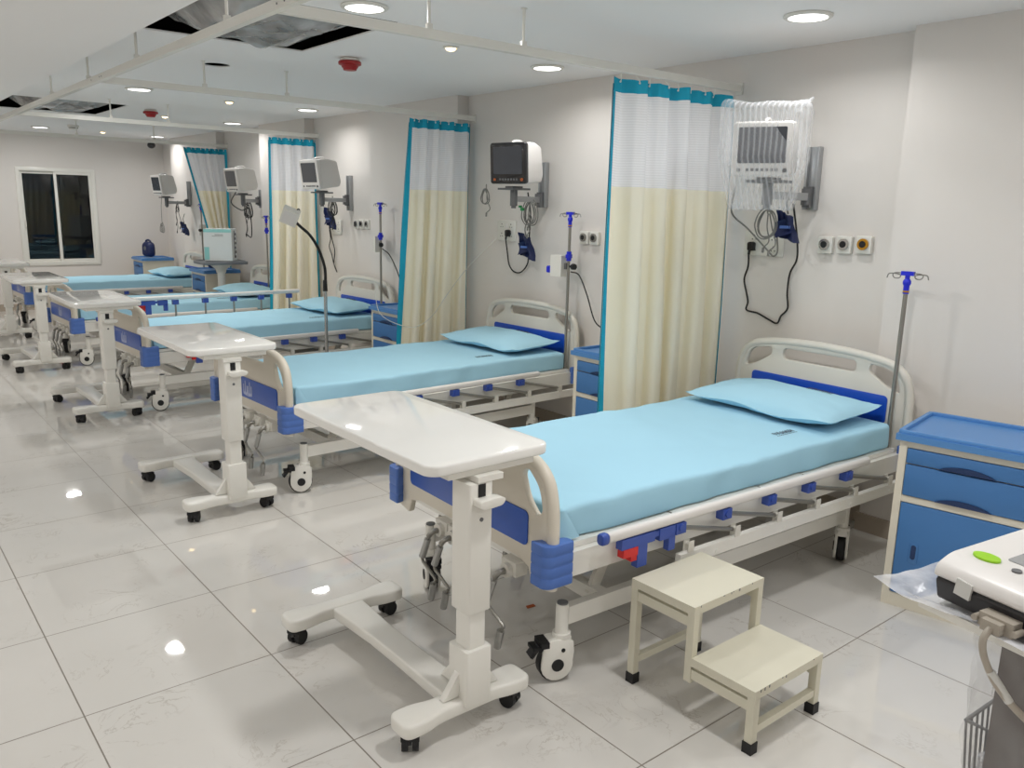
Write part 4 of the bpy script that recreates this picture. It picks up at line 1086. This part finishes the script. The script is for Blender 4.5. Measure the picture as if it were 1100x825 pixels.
# bay 4
wall_mount(9.20, 1.53, .20, XR, .37, -.36, 'aluminium wall mount behind the white monitor left of the third curtain', 1.505)
monitor((3.46, 8.78, 1.588), .10, 'white monitor on the wall left of the third curtain', False, .27, .24, .22)
coil(3.62, 9.10, 1.47, 'dark round coil of cable left of the third curtain', 21, 5, .08, 3, M_cord, drop=.3)
cable('sensor_cable', [(3.46, 9.0, 1.59), (3.50, 9.25, 1.48), (3.60, 9.22, 1.40), (3.66, 9.15, 1.42), (3.70, 9.20, 1.25), (3.74, 9.32, 1.10), (3.74, 9.46, 1.13)], .006, M_cord, 'dark cable with a free end hanging left of the third curtain', 'cable')
# bay 5
wall_mount(11.32, 1.585, .30, XP, .34, -.10, 'aluminium wall mount behind the farthest monitor', 1.46)
monitor((3.40, 11.20, 1.543), .18, 'farthest white monitor, in the far corner above the round navy machine', False, .24, .25, .20)
coil(3.56, 11.28, 1.44, 'dark cables hanging under the farthest monitor', 31, 2, .05, 3, M_cord, drop=.35)
coil(3.48, 11.72, 1.18, 'grey ring of cable hanging in the far corner', 32, 3, .065, 0, M_gcord)
cable('sensor_cable', [(3.44, 11.52, 1.56), (3.47, 11.68, 1.40), (3.48, 11.72, 1.225)], .0035, M_gcord, 'grey cable running down to the ring of cable in the far corner', 'cable')
cuff(3.62, 11.28, 1.13, .3, 'navy pressure cuff hanging under the farthest monitor', 1.0)
# clear drip line draped in front of the second curtain
cable('drip_line', [(3.80, 4.86, 1.27), (3.66, 4.98, 1.08), (3.52, 5.05, .88), (3.40, 5.07, .72), (3.28, 5.09, .635), (3.16, 5.12, .64), (3.05, 5.25, .72), (3.18, 5.55, .86)], .0025, M_wcord, 'thin clear drip line draped across the second curtain', 'tube')

# ------------------------------------------------------------------ gooseneck examination lamp
LX, LY = 2.767, 5.55
LH = V((.55, .62, .45)).to_track_quat('Z', 'Y').to_matrix().to_4x4() @ RZ(.45)
t = thing('examination_lamp', 'gooseneck examination lamp with a white square head, standing behind the second bed', 'lamp', (LX, LY, 0))
b = MB(); b.cyl((0, 0, .09), (0, 0, .915), .0125, n=16); b.cyl((0, 0, .07), (0, 0, .14), .022, n=16, bev=.003); b.build('pole', M_steel, t)
for k in range(5):
    a = k * 2 * PI / 5 + .3; e = (.24 * math.cos(a), .24 * math.sin(a))
    b = MB(); b.tube([(0, 0, .085), (e[0], e[1], .055)], .011, 8); lg_ = b.build('foot', M_steel, t)
    b = MB(); b.cyl((e[0], e[1] - .012, .022), (e[0], e[1] + .012, .022), .022, n=16, bev=.004); b.cyl((e[0], e[1], .03), (e[0], e[1], .058), .007, n=8); b.build('caster_wheel', M_black, lg_)
neck = [(0, 0, .90), (.004, 0, .98), (-.002, 0, 1.05), (-.03, 0, 1.14), (-.07, 0, 1.22), (-.12, 0, 1.285), (-.175, 0, 1.33), (-.215, 0, 1.365)]
b = MB(); b.tube(neck, .0105, 10, smooth=6); b.cyl((0, 0, .87), (0, 0, .95), .017, .014, n=14, bev=.003); b.build('gooseneck', M_black, t)
b = MB(); b.X = T(-.255, 0, 1.405) @ LH; b.box(-.058, .058, -.058, .058, -.026, .026, .012, 3); b.box(-.03, .03, -.03, .03, .024, .045, .005); hd_ = b.build('lamp_head', M_white, t)
b = MB(); b.X = T(-.255, 0, 1.405) @ LH; b.box(-.045, .045, -.045, .045, -.0285, -.0255); b.build('lens', M_ecgw, hd_)
b = MB(); b.tube([(-.225, -.03, 1.44), (-.205, -.035, 1.455), (-.19, -.02, 1.43), (-.2, .0, 1.39)], .005, 7, smooth=4); b.build('head_cable', M_cord, t)

# ------------------------------------------------------------------ far trolley with a white carton
CX, CY = 3.33, 9.05
t = thing('trolley_table', 'grey-topped trolley on a white post, standing beside the fourth bed head', 'trolley', (3.40, 9.39, 0))
b = MB(); b.prism(rrect(0, 0, .50, .38, .03), .800, .835, bev=.008); b.prism(rrect(0, 0, .46, .34, .03), .834, .842, holes=[list(reversed(rrect(0, 0, .43, .31, .02)))], bev=.002); b.build('tray_top', M_tray, t)
b = MB(); b.cyl((0, 0, .10), (0, 0, .76), .042, n=18); b.lathe([(.05, .70), (.06, .74), (.13, .798), (.0, .799)], 18); b.build('post', M_white, t)
b = MB(); b.box(-.21, .21, -.025, .025, .055, .10, .008); b.box(-.025, .025, -.21, .21, .055, .10, .008); b.build('foot_cross', M_white, t)
for dx, dy in ((.19, 0), (-.19, 0), (0, .19), (0, -.19)):
    b = MB(); b.cyl((dx, dy - .012, .026), (dx, dy + .012, .026), .026, n=16, bev=.004); b.cyl((dx, dy, .03), (dx, dy, .058), .007, n=8); b.build('caster_wheel', M_black, t)
t = thing('carton_machine', 'white box-shaped machine with a pale teal stripe, standing on the grey trolley', 'machine', (3.41, 9.39, .8425), 1.0)
b = MB(); b.box(-.135, .125, -.15, .15, .0, .35, .008); b.build('case', M_carton, t)
b = MB(); b.box(-.1365, -.1345, -.148, .148, .312, .346); b.build('teal_stripe', M_paleteal, t)
b = MB(); b.box(-.1365, -.1345, .095, .148, .01, .15); b.build('teal_patch', M_paleteal, t)
b = MB(); b.box(-.02, .0, -.1545, -.1495, .03, .33)
for k in range(6): b.cyl((.03 + .02 * (k % 2), -.158, .04 + .05 * k), (.03 + .02 * (k % 2), -.149, .04 + .05 * k), .014, n=12)
b.build('connector_row', M_grey, t)
b = MB(); b.box(-.1365, -.1345, -.06, .03, .283, .290); b.box(-.1365, -.1345, -.06, .06, .268, .273); b.build('printed_lines', M_lgrey, t)

# ------------------------------------------------------------------ machine trolley at the right edge
TXc, TYc, TA = 1.66, .40, -.20
t = thing('machine_trolley', 'grey film-wrapped column trolley at the right edge, under the white machine', 'trolley', (TXc, TYc, 0), TA)
b = MB(); b.box(-.17, .20, -.19, .20, .774, .790, .006); b.build('tray', M_white, t)
b = MB(); b.box(-.075, .065, -.085, .088, .10, .774, .010, 2); b.build('column', M_wrapgrey, t)
b = MB(); b.grid(lambda u, v: (-.090 + .012 * noise.noise(V((u * 6, v * 9, 1))) + .03 * (1 - v) * abs(u - .9) * 0, .125 - .23 * u + .02 * noise.noise(V((v * 8, u * 3, 0))), .76 - .55 * v), 14, 30)
b.grid(lambda u, v: (-.085 + .16 * u, .118 + .012 * noise.noise(V((u * 6, v * 9, 7))) + .02 * (1 - v), .762 - .40 * v * (1 - .2 * u)), 14, 24); b.build_open('wrap_film', M_film3, t)
b = MB(); b.box(-.22, .22, -.03, .03, .06, .10, .01); b.box(-.03, .03, -.22, .22, .06, .10, .01); b.build('foot_cross', M_white, t)
for dx, dy in ((.19, 0), (-.19, 0), (0, .19), (0, -.19)):
    b = MB(); b.cyl((dx, dy - .012, .028), (dx, dy + .012, .028), .028, n=16, bev=.004); b.cyl((dx, dy, .03), (dx, dy, .062), .008, n=8); b.build('caster_wheel', M_black, t)
# wire basket hung on the column
t = thing('wire_basket', 'grey wire basket hung on the wrapped column at the right edge', 'basket', (1.80, .515, .33), TA + .15)
b = MB(); bw, bd, bh = .10, .055, .16
rim = [(-bw, -bd, bh), (bw, -bd, bh), (bw, bd, bh), (-bw, bd, bh)]
b.tube([V(p) for p in rim] , .0045, 8, closed=True); b.tube([V((p[0] * .85, p[1] * .85, 0)) for p in rim], .0035, 8, closed=True); b.build('rim', M_grey, t)
b = MB()
for k in range(9):
    x = -bw + 2 * bw * k / 8
    for s in (-1, 1): b.tube([(x, s * bd, bh), (x * .85, s * bd * .85, 0)], .0024, 6)
    b.tube([(x * .85, -bd * .85, 0), (x * .85, bd * .85, 0)], .0024, 6)
for k in range(1, 5):
    y = -bd + 2 * bd * k / 5
    for s in (-1, 1): b.tube([(s * bw, y, bh), (s * bw * .85, y * .85, 0)], .0024, 6)
b.build('wires', M_grey, t)
def crumple(x, y, z, r, label, m, seed):
    def fn(q): 
        n = noise.noise(q * 22 + V((seed, 0, 0))); return q * (1 + .3 * n)
    b = MB(); b.rbox(r, r * .9, r * .8, r * .5, 8, 8, 8, fn); o = b.build_open('plastic_pouch', m); o.location = (x, y, z); o.rotation_euler = (0, 0, TA); tag(o, label, 'pouch'); return o
crumple(1.77, .525, .375, .040, 'crumpled clear pouch in the wire basket at the right edge', M_film2, 1.0)
tb = MB(); tb.cyl((0, 0, 0), (0, 0, .05), .014, n=14, bev=.003); tb.cyl((0, 0, .05), (0, 0, .062), .008, n=12); o = tb.build('bottle', M_red); o.location = (1.835, .50, .3345); tag(o, 'small red bottle in the wire basket at the right edge', 'bottle')
# plastic sheet on the tray under the machine
def shf(u, v):
    x = -.222 + .445 * u; y = .262 - .47 * v
    e = max(abs(u - .5), abs(v - .5)) * 2
    n = noise.noise(V((x * 9, y * 9, 2))) + .5 * noise.noise(V((x * 22, y * 22, 5)))
    dro = max(0, (-.165 - x)) + max(0, y - .195)
    return (x + .02 * noise.noise(V((y * 6, 1, 0))), y + .02 * noise.noise(V((x * 6, 4, 0))), .7925 + .003 + (.0015 if (abs(x) < .19 and abs(y) < .215) else .009) * (n + 1) + dro * .12)
b = MB(); b.grid(shf, 50, 50); o = b.build_open('plastic_sheet', M_film4); o.location = (TXc, TYc, 0); o.rotation_euler = (0, 0, TA); tag(o, 'crinkled clear plastic sheet spread under the white machine at the right edge', 'plastic sheet')
# the white machine (recorder) itself
ex, ey, ez = 1.655, .39, .806
t = thing('ecg_machine', 'white and black recorder with a green button and grey screen, at the right edge', 'recorder', (ex, ey, ez), TA)
# local: -x face has the connector, +y end is the left end in the picture
b = MB(); b.prism(roundpoly([(-.165, .0), (.165, .0), (.175, .046), (-.178, .046)], .010), -.20, .178, plane='xz', bev=.010); b.build('lower_shell', M_ecgb, t)
b = MB(); b.prism(roundpoly([(-.180, .046), (.178, .046), (.176, .088), (.10, .094), (-.135, .085), (-.172, .070)], .014), -.205, .183, plane='xz', bev=.012, seg=3); up_ = b.build('upper_shell', M_ecgw, t)
def topz(x): return .085 + (x + .135) / .235 * .009
b = MB(); b.X = T(0, 0, topz(0)) @ RY(-.0383); b.prism(rrect(.005, .0, .17, .22, .006), -.003, .0018, bev=.001); b.build('screen', M_lgrey, up_)
b = MB(); b.X = T(-.105, .132, topz(-.105)) @ RY(-.0383) @ Matrix.Diagonal((1, 1.5, 1, 1)); b.cyl((0, 0, -.004), (0, 0, .004), .0165, n=24, bev=.003); b.build('start_button', M_green, up_)
for k in range(4):
    b = MB(); b.X = T(-.112, .072 - .036 * k, topz(-.112)) @ RY(-.0383); b.cyl((0, 0, -.004), (0, 0, .003), .0085, n=18, bev=.002); b.build('round_key', M_grey, up_)
b = MB(); b.X = T(-.1785, .122, .044) @ RX(.12); b.box(-.0015, .0045, -.015, .015, -.015, .015); b.build('sticker', M_wstick, t)
b = MB(); b.box(-.200, -.174, .015, .075, .004, .030, .004); b.box(-.215, -.195, .028, .062, .006, .026, .006); b.cyl((-.205, .010, .016), (-.180, .010, .016), .006, n=10); b.cyl((-.205, .080, .016), (-.180, .080, .016), .006, n=10); cn = b.build('connector', M_conn, t)
b = MB(); b.tube([(-.212, .045, .014), (-.228, .045, -.003), (-.228, .038, -.035), (-.214, .012, -.085), (-.18, -.03, -.135), (-.13, -.08, -.175), (-.10, -.10, -.21)], .0062, 10, smooth=6); b.build('connector_cable', M_conn, cn)
b = MB(); b.tube([(-.2235, .028, -.055), (-.2045, .000, -.102)], .0074, 10); b.build('cable_label', M_wstick, cn)

# ------------------------------------------------------------------ small things
b = MB(); b.prism([(-.02, -.008), (.018, -.012), (.022, .006), (-.012, .012)], .0005, .002); o = b.build('paper_scrap', M_orange); o.location = (1.93, 2.21, 0); tag(o, 'tiny orange paper scrap on the floor under the front bed', 'scrap')

# ------------------------------------------------------------------ camera, world, view
cam = bpy.data.cameras.new('camera'); co = bpy.data.objects.new('camera', cam); C.objects.link(co)
F, YAW, PITCH, ROLL, HC_ = 887.6256, .687118, .210517, .023615, 1.50085
f = V((math.sin(YAW) * math.cos(PITCH), math.cos(YAW) * math.cos(PITCH), -math.sin(PITCH)))
r = V((math.cos(YAW), -math.sin(YAW), 0)); u = r.cross(f)
r2 = r * math.cos(ROLL) + u * math.sin(ROLL); u2 = -r * math.sin(ROLL) + u * math.cos(ROLL)
co.matrix_world = Matrix(((r2.x, u2.x, -f.x, 0), (r2.y, u2.y, -f.y, 0), (r2.z, u2.z, -f.z, HC_), (0, 0, 0, 1)))
cam.sensor_fit = 'HORIZONTAL'; cam.sensor_width = 36.0; cam.lens = 36.0 * F / 1100.0; cam.clip_start = .02; cam.clip_end = 100
sc = bpy.context.scene; sc.camera = co
wd = bpy.data.worlds.new('night'); sc.world = wd; wd.use_nodes = True
wd.node_tree.nodes['Background'].inputs[0].default_value = (.010, .013, .02, 1); wd.node_tree.nodes['Background'].inputs[1].default_value = .3
sc.view_settings.view_transform = 'Standard'; sc.view_settings.look = 'None'; sc.view_settings.gamma = 1.0; sc.view_settings.use_curve_mapping = False
sc.view_settings.exposure = -0.67
try:
    sc.cycles.use_denoising = True; sc.cycles.max_bounces = 10; sc.cycles.diffuse_bounces = 5; sc.cycles.glossy_bounces = 4
    sc.cycles.transparent_max_bounces = 12; sc.cycles.sample_clamp_indirect = 4.0; sc.cycles.caustics_reflective = False; sc.cycles.caustics_refractive = False
except Exception: pass
